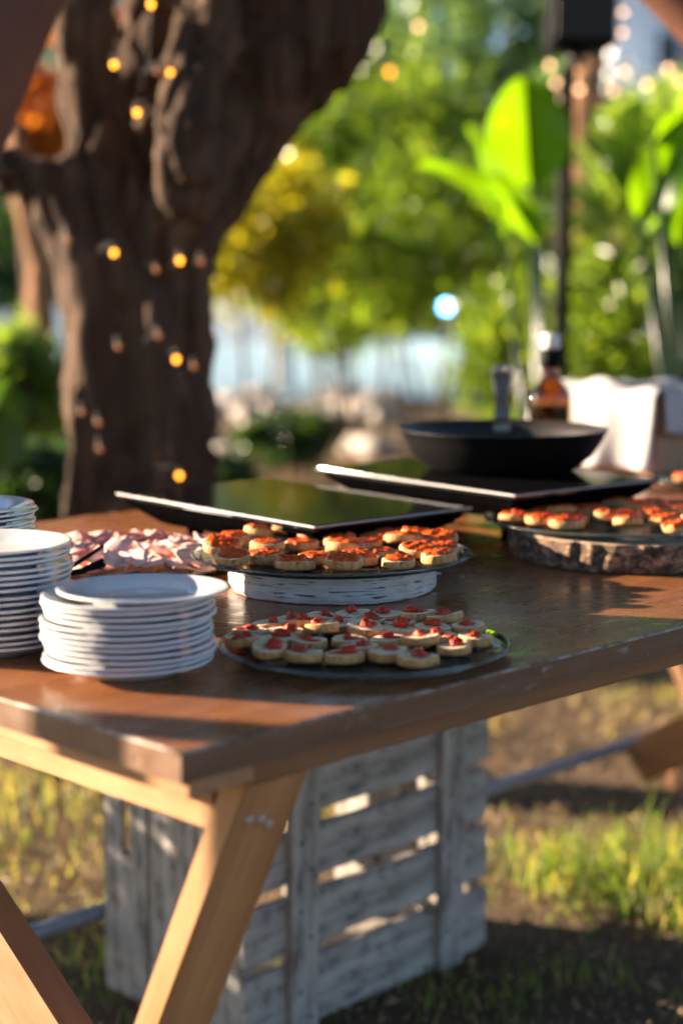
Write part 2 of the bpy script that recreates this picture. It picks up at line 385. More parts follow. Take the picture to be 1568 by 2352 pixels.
ORD = ['zeroth', 'first', 'second', 'third', 'fourth', 'fifth', 'sixth', 'seventh', 'eighth', 'ninth', 'tenth', 'eleventh', 'twelfth', 'thirteenth', 'fourteenth', 'fifteenth', 'sixteenth', 'seventeenth', 'eighteenth', 'nineteenth', 'twentieth']
def nth(i): return ORD[i]

# ================================================================== setting
def build_ground():
    n = 90; xs = np.sign(np.linspace(-1, 1, n)) * np.abs(np.linspace(-1, 1, n)) ** 3.2 * 160; ys = xs + 6
    V = []
    for y in ys:
        for x in xs:
            near = math.exp(-((x) ** 2 + (y - 3) ** 2) / 60)
            V.append((x, y, -.006 + near * .012 * mnoise.noise((x * 1.7, y * 1.7, 0)) - .01 * near))
    Fc = [(j * n + i, j * n + i + 1, (j + 1) * n + i + 1, (j + 1) * n + i) for j in range(n - 1) for i in range(n - 1)]
    tag(link('ground', mesh('ground', V, Fc, 'soil', None, True)), 'brown earth and thin grass under the trees', None, kind='structure')
    # pale blue-grey paved yard in shade far behind
    tag(link('paved_yard', mesh('paved_yard', [(-9, 15.8, .004), (4.2, 15.8, .004), (4.6, 34, .004), (-14, 34, .004)], [(0, 1, 2, 3)], 'paving')), 'pale blue-grey paved yard far behind the tree', None, kind='structure')
build_ground()

def build_grass():
    rng = np.random.default_rng(5); N = 132000
    Y = 1.0 + 8.0 * rng.random(N) ** 1.6; X = np.where(rng.random(N) < .55, (rng.random(N) - .5) * .66 * (Y + .5), (rng.random(N) - .5) * 2.2 * (Y + .5))
    dens = np.array([mnoise.noise((x * 1.5, y * 1.5, 3.3)) * .6 + mnoise.noise((x * 5, y * 5, 1.3)) * .5 for x, y in zip(X, Y)])
    front = .35 * np.exp(-((Y - 2.35) / .30) ** 2)
    tuft = np.exp(-(((X - .62) / .30) ** 2 + ((Y - 3.05) / .20) ** 2)) + .25 * np.exp(-(((X + .75) / .25) ** 2 + ((Y - 3.3) / .5) ** 2))
    keep = (dens + tuft * .9 + front + .02) > rng.random(N) * .8; X, Y, tuft = X[keep], Y[keep], tuft[keep]; n = len(X)
    h = rng.uniform(.012, .040, n) * (1 + 2.0 * tuft) * (1 + .8 * (rng.random(n) > .93)); w = rng.uniform(.0011, .0024, n)
    a = rng.random(n) * 6.283; lean = rng.uniform(.1, .8, n) * h; b = rng.random(n) * 6.283
    base = np.stack([X, Y, np.full(n, -.012)], 1); sx = np.stack([np.cos(a) * w, np.sin(a) * w, np.zeros(n)], 1)
    d = np.stack([np.cos(b) * lean, np.sin(b) * lean, h], 1); mid = base + d * np.array([.35, .35, .6]) ; tip = base + d
    V = np.stack([base - sx, base + sx, mid + sx * .8, mid - sx * .8, tip], 1).reshape(-1, 3); i = np.arange(n)[:, None] * 5
    Fq = (i + [0, 1, 2, 3]); Ft = (i + [3, 2, 4]); F_ = [f for p in zip(Fq.tolist(), Ft.tolist()) for f in p]
    dry = rng.random(n); tint = np.clip(np.where(dry < .74 - .6 * np.clip(tuft + (Y < 2.75), 0, 1), rng.random(n) * .12, .4 + .55 * rng.random(n)), 0, 1)
    tag(link('grass', mesh('grass', V, F_, 'grass_blade', None, False, None, np.repeat(tint, 2))), 'short green and dry grass growing under and around the table', 'grass', kind='stuff')
    # taller fresh tuft in the sun beyond the crate
    n = 1300; base = np.stack([rng.normal(.72, .20, n), rng.normal(3.08, .13, n), np.full(n, -.012)], 1); h = rng.uniform(.020, .070, n); w = rng.uniform(.0012, .0026, n); a = rng.random(n) * 6.283; b = rng.random(n) * 6.283; lean = rng.uniform(.1, .6, n) * h
    sx = np.stack([np.cos(a) * w, np.sin(a) * w, np.zeros(n)], 1); d = np.stack([np.cos(b) * lean, np.sin(b) * lean, h], 1); mid = base + d * np.array([.35, .35, .6]); tip = base + d
    V = np.stack([base - sx, base + sx, mid + sx * .8, mid - sx * .8, tip], 1).reshape(-1, 3); i = np.arange(n)[:, None] * 5
    F_ = [f for p in zip((i + [0, 1, 2, 3]).tolist(), (i + [3, 2, 4]).tolist()) for f in p]
    tag(link('grass_tuft', mesh('grass_tuft', V, F_, 'grass_blade', None, False, None, np.repeat(.45 + .55 * rng.random(n), 2))), 'tall fresh green grass in the sun right of the crate', 'grass', kind='stuff')
    # dry leaves, straw and wood chips on the soil
    N = 78000; Y = 1.0 + 11 * rng.random(N) ** 1.8; X = np.where(rng.random(N) < .6, (rng.random(N) - .5) * .68 * (Y + .5), (rng.random(N) - .5) * 2.2 * (Y + .5))
    C = np.stack([X, Y, rng.uniform(-.008, .012, N)], 1); d = rng.normal(size=(N, 3)); d[:, 2] *= .6; d /= np.linalg.norm(d, axis=1, keepdims=True)
    q = rng.normal(size=(N, 3)) * .35 + [0, 0, 1]; w_ = np.cross(d, q); w_ /= np.linalg.norm(w_, axis=1, keepdims=True)
    L = rng.uniform(.0035, .012, (N, 1)) * (1 + .8 * (rng.random((N, 1)) > .94)) * np.clip(Y[:, None] / 3.0, .8, 1.6); W = L * rng.uniform(.15, .5, (N, 1)); nn = np.cross(w_, d)
    V = np.stack([C - d * L, C + w_ * W + nn * W * .5, C + d * L, C - w_ * W + nn * W * .5], 1).reshape(-1, 3); i = np.arange(N)[:, None] * 4
    Fc = np.concatenate([i + [0, 1, 2], i + [0, 2, 3]], 1).reshape(-1, 3)
    tag(link('leaf_litter', mesh('leaf_litter', V, Fc, 'litter', None, False, None, np.repeat(rng.random(N) ** 1.3, 2))), 'dry leaves and straw scattered on the brown earth', 'leaf litter', kind='stuff')
build_grass()

# ------------------------------------------------------------------ the old tree with lights
TD = 3.85
def strand(ctrl, dd=0):
    P = []
    for c in spline([(x, y, r, (e[0] if e else 0)) for x, y, r, *e in ctrl], 7):
        p = at(c[0], c[1], TD + dd + c[3]); P.append((p, c[2]))
    return P
def build_tree():
    tr = thing('old_tree', 'gnarled dark tree with forked trunk wrapped in string lights behind table', 'tree', onz(320, 1770, 0))
    tr.location = at(320, 1780, TD); tr.location.z = 0; base = tr.location.copy()
    S = [[(150, 1900, .17), (235, 1500, .100), (236, 1100, .086), (238, 800, .084), (228, 600, .092), (150, 450, .085), (20, 392, .062), (-150, 330, .055), (-330, 230, .06)],
         [(300, 1900, .16), (320, 1400, .13), (320, 1000, .11, .03), (320, 700, .11, .03), (265, 470, .115), (222, 250, .085), (195, 0, .080), (170, -300, .075), (120, -700, .05)],
         [(480, 1900, .14), (425, 1400, .085), (425, 1000, .075), (420, 840, .075), (420, 660, .085), (445, 480, .105), (575, 262, .125), (690, 85, .150), (775, -90, .15), (860, -400, .12), (900, -800, .07)],
         [(330, 700, .12, .15), (335, 400, .12, .22), (370, 120, .12, .25), (420, -150, .11, .25), (450, -500, .08, .3)],
         [(425, 560, .085, -.05), (442, 380, .085, -.19), (450, 220, .080, -.21), (485, 20, .095, -.10), (560, -250, .10, .1), (600, -600, .06, .2)],
         [(175, 1250, .04, -.10), (190, 900, .035, -.08), (205, 720, .03, -.06), (225, 600, .03, -.05)], [(380, 1300, .04, -.12), (372, 950, .035, -.10), (350, 700, .035, -.09), (345, 560, .03, -.08)]]
    V = []; Fc = []
    for s in S:
        me = tube([p for p, r in strand(s)], [r for p, r in strand(s)], 14, 'strand', 'tree_bark'); o = len(V)
        V += [v.co[:] for v in me.vertices]; Fc += [tuple(i + o for i in p.vertices) for p in me.polygons]; bpy.data.meshes.remove(me)
    V = [Vector(v) - base for v in V]
    tmp = link('trunk', mesh('trunk', V, Fc, 'tree_bark', None, True), tr)
    m = tmp.modifiers.new('r', 'REMESH'); m.mode = 'VOXEL'; m.voxel_size = .0135; m.use_smooth_shade = True
    sm = tmp.modifiers.new('s', 'SMOOTH'); sm.iterations = 3
    for sc_, st in ((.16, .055), (.05, .018)):
        tx = bpy.data.textures.new('bark', 'CLOUDS'); tx.noise_scale = sc_; tx.noise_depth = 3
        d = tmp.modifiers.new('d', 'DISPLACE'); d.texture = tx; d.strength = st; d.mid_level = .5; d.texture_coords = 'GLOBAL'
    dg = bpy.context.evaluated_depsgraph_get(); me2 = bpy.data.meshes.new_from_object(tmp.evaluated_get(dg)); tmp.modifiers.clear(); tmp.data = me2; me2.name = 'trunk'
    nv = len(me2.vertices); co = np.empty(nv * 3, dtype=np.float32); me2.vertices.foreach_get('co', co); co = co.reshape(-1, 3); no = np.empty(nv * 3, dtype=np.float32); me2.vertices.foreach_get('normal', no); no = no.reshape(-1, 3)
    dsp = np.empty(nv, dtype=np.float32)
    for i, (x, y, z) in enumerate(co.tolist()):
        w = .35 * mnoise.noise((x * 3, y * 3, z * 1.5))
        a = 1 - abs(mnoise.noise(((x + w) * 8, (y + w) * 8, z * 1.5))) * 2.2; b = 1 - abs(mnoise.noise((x * 19, y * 19, (z + w) * 4.5))) * 2.2
        dsp[i] = -.032 * max(0, a) ** 3 - .012 * max(0, b) ** 2 + .03 * mnoise.noise((x * 4, y * 4, z * 2.2))
    me2.vertices.foreach_set('co', (co + no * dsp[:, None]).ravel()); me2.update()
    me2.polygons.foreach_set('use_smooth', np.ones(len(me2.polygons), dtype=bool))
    rng = np.random.default_rng(31)
    P, T = crown_points((.2 - base.x, 2.6 - base.y, 4.0), (4.2, 4.2, .95), 17000, rng, 260, .10, .1)  # crown above the view, spread wide and dense to hold back skylight
    link('crown', leaves('crown', P, T, .17, 'leaf_dark', rng, .1, .6), tr)
    for k in range(12):
        a = k * .55; e = Vector((.2 + 3.2 * math.cos(a), 2.6 + 3.1 * math.sin(a), 3.9 + .3 * math.sin(k))); s0 = [at(195, -250, TD), at(860, -400, TD), at(450, -480, TD + .3)][k % 3]
        link('branch', tube([p - base for p in (s0, s0.lerp(e, .5) + Vector((0, 0, .25)), e)], [.05, .035, .012], 8, 'branch', 'tree_bark'), tr)
    return tr
build_tree()

emit('bulb_glow', (1.0, .36, .02), 1.7); emit('bulb_dim', (1.0, .30, .08), .14); emit('bulb_pale', (1.0, .55, .28), 1.3)
BULB = {k: sphere(.0055, 'bulb', k, 2, (1, 1, 1.35)) for k in ('bulb_glow', 'bulb_dim', 'bulb_pale')}
SOCK = lathe([(0, .019), (.0042, .019), (.0045, .007), (.004, .005), (0, .005)], 8, 'socket', 'wire_dark')
def light_string(name, label, pts, mats, big=1.0, sag=.0, loop=None):
    root = thing(name, label, 'string lights', pts[0], 0, 'warm string lights')
    o0 = Vector(pts[0]); W = []
    for i, p in enumerate(pts):
        W.append(Vector(p) - o0 + Vector((0, 0, .02 * big)))
        if i < len(pts) - 1:
            q = (Vector(p) + Vector(pts[i + 1])) / 2 - o0; q.z -= sag; q.y += (loop or 0); W.append(q)
    link('wire', tube([Vector(w[:3]) for w in spline([tuple(w) for w in W], 3)] if len(W) > 2 else W, .0016 * big, 5, 'wire', 'wire_dark'), root)
    for p, m in zip(pts, mats):
        b = link('bulb', BULB[m], root, Vector(p) - o0); b.scale = (big,) * 3
        link('socket', SOCK, b)
G, Dm, Pl = 'bulb_glow', 'bulb_dim', 'bulb_pale'
tb = 3.62
def trunk_pts(L): return [at(x, y, tb) for x, y, m in L], [m for x, y, m in L]
for lab, L in (('string of tiny orange lights across the upper fork of the dark tree', [(262, 148, G), (360, 163, Dm), (392, 167, G), (371, 247, Dm), (315, 258, G), (347, 10, G)]),
               ('string of tiny orange lights round the middle of the dark trunk', [(155, 550, Dm), (262, 580, G), (358, 618, Dm), (413, 598, G), (462, 600, Dm)]),
               ('string of tiny orange lights round the trunk below its middle', [(271, 795, Dm), (363, 770, Dm), (405, 825, G), (445, 840, Dm)]),
               ('string of tiny orange lights low on the trunk above the cookers', [(187, 945, Dm), (225, 970, Dm), (228, 1030, Dm), (412, 1092, G)])):
    p, m = trunk_pts(L); light_string('string_lights', lab, p, m, 1.0, .01, .05)
# festoon lights beyond the speaker
fy = 7.6
F1 = [(1262, 150, Pl), (1275, 190, Pl), (1283, 232, Pl), (1310, 150, G), (1322, 165, Pl), (1330, 205, Pl), (1366, 148, Dm), (1368, 230, Dm), (1408, 207, Pl), (1433, 165, Pl), (1484, 195, Pl), (1533, 158, Pl), (1560, 185, Pl)]
light_string('string_lights', 'pale festoon lights strung behind the speaker pole to the right edge', [at(x, y, fy + .2 * math.sin(i)) for i, (x, y, m) in enumerate(F1)], [m for *_, m in F1], 2.1, .03)
F2 = [(1403, -2, G), (1430, 28, Pl), (1428, 75, Pl), (1410, 102, Pl)]
light_string('string_lights', 'short string of lights hanging beside the black speaker', [at(x, y, fy - 1.2) for x, y, m in F2], [m for *_, m in F2], 1.5)
light_string('string_lights', 'warm lights in front of the tall green trees right of trunk', [at(x, y, 8.2) for x, y in ((895, 165), (960, 60), (1010, -60))], [G, Pl, Pl], 2.2, .05)

# ------------------------------------------------------------------ leaning posts in the upper corners
def post(label, a, b, r, mat):
    o = thing('leaning_post', label, 'post', a, 0, 'leaning posts'); a = Vector(a); b = Vector(b); n = 14
    P = [(b - a) * (i / n) for i in range(n + 1)]; P = [p + Vector((.006 * math.sin(i * 1.3), .006 * math.cos(i * 2.1), 0)) for i, p in enumerate(P)]
    link('shaft', tube(P, [r * (1.06 - .12 * i / n) for i in range(n + 1)], 18, 'shaft', mat), o)
pa, pb = at(30, 20, 3.0), at(-130, 400, 3.0); dv = (pb - pa).normalized(); foot = pb + dv * ((pb.z) / -dv.z)
post('smooth reddish brown post leaning through the upper left corner', foot, pa - dv * 1.2, .080, 'post_brown')
pa, pb = at(1590, 0, 3.4), at(1690, 100, 3.4); dv = (pb - pa).normalized(); foot = pb + dv * (pb.z / -dv.z)
post('reddish brown post leaning through the upper right corner', foot, pa - dv * .9, .075, 'post_brown')

sp_ = onz(-20, 1650, .75) + Vector((-.966, .259, 0)) * 1.25  # stake added out of view; its shadow falls in a strip across the tabletop
post('slim wooden stake added out of view left of the table to cast shadow', (sp_.x, sp_.y, -.05), (sp_.x + .03, sp_.y + .02, 1.9), .034, 'post_brown')

# ================================================================== background planting and buildings
def plant(name, label, cat, x, y, Y, rx, ry, n, size, mat, seed, clumps=50, tight=.2, stems=4, group='garden shrubs and trees behind', droop=.2, depth=1.0, shell=.5, ratio=.45):
    """shrub or tree whose crown is centred on photo point (x, y) at distance Y; rx, ry in photo pixels"""
    c = at(x, y, Y); k = Y / FPX; root = thing(name, label, cat, (c.x, c.y, 0), 0, group); rng = np.random.default_rng(seed)
    r = (rx * k, max(rx, ry) * .7 * k * depth, ry * k); tree = cat == 'tree'
    n = int(n * .62); size *= 1.12
    P, T = crown_points((0, 0, c.z), r, n, rng, clumps, tight, shell, .03)
    link('crown' if tree else 'foliage', leaves('foliage', P, T, size, mat, rng, droop, ratio), root)
    zb = max(.05, c.z - r[2])
    if tree:
        tr = max(.05, .06 * c.z ** .5)
        link('trunk', tube([(0, 0, -.05), (.04, .03, zb * .6), (-.03, .02, c.z), (.02, 0, c.z + r[2] * .6)], [tr * 1.3, tr, tr * .7, tr * .2], 10, 'trunk', 'tree_bark'), root)
    for s in range(stems):
        a = s * 2.4 + seed; e = (r[0] * .7 * math.cos(a), r[1] * .7 * math.sin(a), c.z + r[2] * (.25 + .4 * ((s * 37) % 10) / 10))
        s0 = (0, 0, zb * .8) if tree else (.08 * math.cos(a), .08 * math.sin(a), -.02)
        link('branch' if tree else 'stem', tube([s0, (e[0] * .45, e[1] * .45, (s0[2] + e[2]) * .55), e], [.05 if tree else .018, .03 if tree else .012, .006], 6, 'stem', 'tree_bark'), root)
    return root
plant('yellow_shrub', 'tall yellow-leaved shrub lit by the sun right of the dark tree', 'shrub', 600, 545, 10.0, 150, 150, 5200, .085, 'leaf_yellow', 1, 20, .40, 2)
plant('tall_shrub', 'light yellow-green tall shrub between the yellow shrub and banana leaves', 'shrub', 850, 390, 12.0, 210, 220, 8500, .085, 'leaf_green', 22, 44, .26, 2)
plant('green_shrub', 'yellow-green shrub in front of the yellow one, right of the trunk', 'shrub', 800, 620, 11.5, 190, 120, 6000, .085, 'leaf_green', 21, 30, .34, 2)
plant('tall_shrub', 'pale green tall shrub rising behind the yellow shrub', 'shrub', 740, 330, 14.5, 270, 260, 9000, .12, 'leaf_cool', 2, 60, .22, 2)
plant('green_tree', 'tall cool green tree at the top behind the big banana leaf', 'tree', 1090, 130, 16.5, 260, 330, 12000, .13, 'leaf_cool', 3, 80, .17, 6)
plant('green_shrub', 'dense green shrub below the cool green tree', 'shrub', 960, 560, 10.5, 240, 175, 5600, .085, 'leaf_green', 4, 60, .22, 2)
plant('green_shrub', 'olive green shrub in the middle behind the blue lamp', 'shrub', 1000, 640, 13.5, 260, 120, 3600, .10, 'leaf_green', 5, 40, .2, 4)
plant('green_shrub', 'leafy shrub filling the right side behind the white cloth', 'shrub', 1470, 760, 7.2, 210, 230, 15000, .055, 'leaf_green', 6, 80, .17, 6)
plant('green_shrub', 'mid green shrub behind the bottle and speaker pole', 'shrub', 1270, 780, 8.6, 210, 170, 8000, .06, 'leaf_green', 7, 60, .18, 5)
plant('cool_tree', 'bluish green tree between speaker and white house', 'tree', 1290, 360, 13.0, 150, 190, 6000, .10, 'leaf_cool', 8, 40, .2, 5)
plant('green_shrub', 'sunlit light green shrub left of the tree trunk', 'shrub', 50, 880, 6.4, 115, 110, 6500, .05, 'leaf_frond', 9, 40, .24, 3)
plant('dark_hedge', 'very dark green bush in the far left background', 'shrub', 20, 600, 17.0, 200, 90, 4000, .14, 'leaf_dark', 10, 40, .2, 3)
plant('rust_tree', 'sunlit rust orange tree behind the left fork', 'tree', 60, 265, 9.5, 135, 90, 4500, .08, 'leaf_rust', 12, 40, .2, 4)
plant('green_tree', 'green tree far behind the upper left fork', 'tree', 30, 60, 19.0, 330, 230, 7000, .16, 'leaf_cool', 13, 50, .2, 5)
r_ = thing('added_shade_bush', 'round green bush added out of view left of the table to shade the crate', 'shrub', (-1.85, 2.84, 0), 0, 'garden shrubs and trees behind'); rg_ = np.random.default_rng(91)  # added bush, unseen by the camera, keeps sun off the crate's end panel
P_, T_ = crown_points((0, 0, .36), (.36, .24, .36), 4200, rg_, 40, .2, .3, .01); link('foliage', leaves('foliage', P_, T_, .05, 'leaf_green', rg_), r_)
for k in range(5): link('stem', tube([(0, 0, -.02), (.1 * math.cos(k * 1.3), .08 * math.sin(k * 1.3), .3), (.22 * math.cos(k * 1.3), .15 * math.sin(k * 1.3), .55)], [.012, .009, .004], 6, 'stem', 'tree_bark'), r_)
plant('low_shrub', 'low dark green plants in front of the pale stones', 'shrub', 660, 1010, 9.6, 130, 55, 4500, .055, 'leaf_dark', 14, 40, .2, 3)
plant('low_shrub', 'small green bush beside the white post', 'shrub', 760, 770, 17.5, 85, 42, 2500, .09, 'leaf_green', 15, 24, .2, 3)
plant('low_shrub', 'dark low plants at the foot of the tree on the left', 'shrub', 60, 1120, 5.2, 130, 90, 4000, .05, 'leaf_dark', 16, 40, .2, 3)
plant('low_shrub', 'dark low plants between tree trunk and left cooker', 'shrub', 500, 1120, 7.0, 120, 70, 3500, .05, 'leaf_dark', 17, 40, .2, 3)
for i, (x, s) in enumerate(((-1500, 1.1), (-1080, 1), (-640, 1.1), (-250, 1), (120, 1.05), (480, .95), (820, 1.1), (1130, 1.0), (1420, 1.08), (1720, 1.0), (2150, 1.1), (2600, 1.0))):
    plant('distant_tree', nth(i + 1) + ' from the left in the row of far trees closing off the garden', 'tree', x, 490 + 30 * (i % 3), 36 + 2 * (i % 3), 250 * s, 260, 8000, .32, 'leaf_cool' if i % 2 else 'leaf_green', 40 + i, 70, .2, 3, 'row of far trees')

for i, (x, y, h) in enumerate(((3.4, 7.4, 1.2), (4.6, 6.2, 1.5), (3.9, 9.6, 1.7), (-3.6, 12.5, .9), (-5.6, 15.5, 1.1))):
    r_ = thing('garden_bush', ('first', 'second', 'third', 'fourth', 'fifth')[i] + ' of the bushes growing beyond the edges of the view', 'shrub', (x, y, 0), 0, 'garden shrubs and trees behind'); rg_ = np.random.default_rng(120 + i)
    P_, T_ = crown_points((0, 0, h * .5), (h * .55, h * .55, h * .5), 3600, rg_, 36, .2, .4, .02); link('foliage', leaves('foliage', P_, T_, .075, ('leaf_green', 'leaf_cool', 'leaf_dark')[i % 3], rg_), r_)
    for k in range(4): link('stem', tube([(0, 0, -.02), (.12 * math.cos(k * 1.6), .12 * math.sin(k * 1.6), h * .4), (.3 * math.cos(k * 1.6), .3 * math.sin(k * 1.6), h * .75)], [.016, .012, .004], 6, 'stem', 'tree_bark'), r_)

# broad-leaved plant with paddle leaves
def paddle(L, W, curl=.25, fold=.22, n=22, m=7, name='leaf', wav=.012, seed=0, mat='leaf_banana'):
    rng = random.Random(seed); V = []; Fc = []; T = []
    for i in range(n + 1):
        t = i / n; w = W * .5 * (math.sin(math.pi * min(1, t * .97 + .015)) ** .62) * (1.08 - .25 * t)
        for j in range(-m, m + 1):
            u = j / m; V.append((u * w, -curl * L * t * t + fold * abs(u) * w + wav * math.sin(9 * t + u * 2) * abs(u), L * t * (1 - .12 * curl * t)))
    k = 2 * m + 1
    for i in range(n):
        for j in range(k - 1):
            Fc.append((i * k + j, i * k + j + 1, (i + 1) * k + j + 1, (i + 1) * k + j)); T.append(.45 + .1 * rng.random())
    return mesh(name, V, Fc, mat, None, True, None, T)
def paddle_plant(label, base, specs, mat='leaf_banana'):
    root = thing('banana_plant', label, 'plant', base, 0, 'broad-leaved banana plants'); b = Vector(base)
    for (x0, y0, x1, y1, Y, W, yaw, seed) in specs:
        p, q = at(x0, y0, Y), at(x1, y1, Y - .05); d = q - p; L = d.length
        zz = d.normalized(); xx = (Vector((1, 0, 0)) - zz * zz.x).normalized() if abs(zz.x) < .8 else (Vector((0, 0, -1 if zz.x > 0 else 1)) + zz * (zz.z if zz.x > 0 else -zz.z)).normalized(); yy = zz.cross(xx)
        rot = Matrix(((xx.x, yy.x, zz.x, 0), (xx.y, yy.y, zz.y, 0), (xx.z, yy.z, zz.z, 0), (0, 0, 0, 1))) @ Matrix.Rotation(yaw, 4, 'Z')
        lf = link('leaf', paddle(L, W, .06, -.6, seed=seed, mat=mat), root, mtx=Matrix.Translation(p - b) @ rot)
        link('midrib', tube([(0, .004, 0), (0, -.004, L * .5), (0, -.08 * L, L * .93)], [.012, .008, .002], 6, 'midrib', 'leaf_frond'), lf)
        link('stalk', tube([(0, 0, 0), (p - b) * .55 + Vector((0, 0, -.08)), p - b], [.026, .016, .010], 8, 'stalk', 'leaf_dark'), root)
g = at(1280, 900, 5.6); g.z = 0
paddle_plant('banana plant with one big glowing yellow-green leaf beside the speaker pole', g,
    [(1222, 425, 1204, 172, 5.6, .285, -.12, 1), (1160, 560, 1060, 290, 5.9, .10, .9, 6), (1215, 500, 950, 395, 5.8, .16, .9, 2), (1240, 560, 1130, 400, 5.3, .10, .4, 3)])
g = at(1640, 900, 5.2); g.z = 0
paddle_plant('banana plant with green leaves at the right edge', g, [(1470, 500, 1580, 300, 5.2, .17, -.4, 4), (1560, 560, 1640, 200, 5.2, .18, -.3, 5), (1500, 330, 1620, 210, 5.0, .12, .3, 7), (1480, 545, 1600, 430, 5.4, .10, .2, 8)])
g = at(-60, 1100, 4.3); g.z = 0
paddle_plant('banana plant with dark green leaf at the left edge', g, [(-70, 1090, 25, 865, 4.3, .20, .2, 9), (-190, 1080, -110, 800, 4.5, .2, -.2, 10)], 'leaf_dark')

# feathery palm fronds
def frond(L, W, n=26, name='frond', arch=.35):
    V = []; Fc = []; T = []
    for i in range(n):
        t = .12 + .86 * i / n; z = L * t; y = -arch * L * t * t; ll = W * math.sin(math.pi * (.12 + .85 * t)) ** .8
        for s in (-1, 1):
            o = len(V); e = .012 + .004 * random.random(); up = .55 + .2 * random.random()
            V += [(0, y, z - e), (0, y, z + e), (s * ll * .6, y + .02, z + ll * up * .6 + e), (s * ll, y - .03, z + ll * up), (s * ll * .6, y + .02, z + ll * up * .6 - e)]
            Fc += [(o, o + 1, o + 2, o + 4), (o + 4, o + 2, o + 3)]; v = random.random(); T += [v, v]
    return mesh(name, V, Fc, 'leaf_frond', None, False, None, T)
def palm(label, base, n, L, W, seed, tilt=(.25, 1.1), h=0):
    root = thing('palm', label, 'palm', base, 0, 'low palms'); rng = random.Random(seed); vs = [frond(L * s, W * s) for s in (1, .85)]
    if h: link('trunk', tube([(0, 0, -.05), (.02, 0, h * .5), (0, 0, h)], [.09, .075, .07], 10, 'trunk', 'bark_warm', jit=.1), root)
    for k in range(n):
        a = k * 2.399 + seed; tl = rng.uniform(*tilt)
        f = link('frond', vs[k % 2], root, (0, 0, h)); f.rotation_euler = (tl, 0, a)
        link('stalk', tube([(0, 0, 0), (0, -.08 * L, .5 * L), (0, -.35 * L, L)], [.012, .008, .002], 5, 'stalk', 'leaf_frond'), f)
g = at(1200, 1010, 6.3); palm('bright low palm with arching fronds behind the pan handle', (g.x, g.y, 0), 14, .62, .20, 2)
g = at(1440, 520, 9.0); palm('pale fan palm in front of the white house', (g.x, g.y, 0), 16, .85, .32, 5, (.2, 1.5), g.z)
g = at(1215, 800, 9.5); palm('small palm with thin fronds left of the speaker pole', (g.x, g.y, 0), 11, .55, .2, 8, (.3, 1.2), .15)
g = at(90, 600, 8.0)
root = thing('sunlit_trunk', 'sunlit golden trunk of a slim tree left of the dark tree', 'tree', (g.x, g.y, 0), 0)
link('trunk', tube([Vector((q.x - g.x, 0, q.z)) for q in (at(100, 980, 8), at(92, 700, 8), at(95, 610, 8), at(75, 540, 8), at(50, 440, 8), at(30, 250, 8))], [.075, .065, .06, .055, .045, .03], 12, 'trunk', 'bark_warm', jit=.06), root)
rng_ = np.random.default_rng(77); P_, T_ = crown_points((at(30, 250, 8).x - g.x, .2, 2.25), (.5, .5, .35), 1800, rng_, 20, .2)
link('crown', leaves('crown', P_, T_, .08, 'leaf_rust', rng_), root)
g = at(1345, 600, 10.0)
root = thing('slender_tree', 'slender reddish brown trunk right of the speaker pole', 'tree', (g.x, g.y, 0), 0)
link('trunk', tube([(0, 0, -.05), (.02, 0, 1.2), (-.03, 0, 2.0), (.03, 0, 2.8), (0, 0, 3.6)], [.12, .105, .10, .09, .06], 12, 'trunk', 'bark_warm', jit=.08), root)
P_, T_ = crown_points((0, .2, 4.2), (1.1, 1.0, .7), 4000, rng_, 40, .2); link('crown', leaves('crown', P_, T_, .09, 'leaf_green', rng_), root)

def build_house():
    a = at(1392, 640, 24); root = thing('white_house', 'white house with small dark window at the upper right', 'house', (a.x, a.y, 0), 0)
    link('wall', box(0, 9, 0, 7, -.05, 5.6, .02, 'wall', 'cool_white'), root)
    link('wall', box(1.35, 9, -2.2, -.02, -.05, 2.75, .02, 'wall', 'cool_white'), root)
    # pitched roofs
    link('roof', prism([(-.45, 5.4), (3.5, 8.2), (7.45, 5.4), (7.45, 5.62), (3.5, 8.45), (-.45, 5.62)], -.4, 9.4, 'roof', 'roof_tile', .02), root)
    link('roof', prism([(-2.6, 2.7), (-.03, 4.1), (-.03, 4.25), (-2.6, 2.85)], .9, 9.3, 'roof', 'roof_tile', .02), root)
    for (x0, z0, w, h) in ((.62, 3.95, .3, .5), (3.0, 3.95, .5, .7), (5.4, 3.95, .5, .7)):
        f = link('window', box(x0, x0 + w, -.05, -.025, z0, z0 + h, .008, 'window', 'window_dark'), root)
        for nm, bb in (('frame', (x0 - .05, x0, -.09, -.03, z0, z0 + h)), ('frame', (x0 + w, x0 + w + .05, -.09, -.03, z0, z0 + h)), ('sill', (x0 - .1, x0 + w + .1, -.14, -.03, z0 - .07, z0)), ('lintel', (x0 - .05, x0 + w + .05, -.09, -.03, z0 + h, z0 + h + .05))):
            link(nm, box(*bb, .004, nm, 'cool_white'), f)
build_house()
def wall_seg(label, x0, x1, y, h, th=.25):
    root = thing('garden_wall', label, 'wall', (x0, y, 0), 0, 'low white garden walls')
    link('wall', box(0, x1 - x0, 0, th, -.05, h, .01, 'wall', 'white_paint'), root)
    link('coping', box(-.03, x1 - x0 + .03, -.04, th + .04, h + .002, h + .06, .008, 'coping', 'white_paint'), root)
wall_seg('low white garden wall seen left of the dark tree', at(-80, 700, 27).x, at(180, 700, 27).x, 27, at(0, 686, 27).z)
wall_seg('low white garden wall seen right of the dark tree trunk', at(440, 700, 30).x, at(640, 700, 30).x, 30, at(0, 682, 30).z)
wall_seg('low pinkish white garden wall under the yellow shrub', at(690, 700, 33).x, at(830, 700, 33).x, 33, at(0, 676, 33).z)
g = at(650, 882, 17.0); root = thing('bollard', 'sunlit white bollard standing on the far yard', 'bollard', (g.x, g.y, 0))
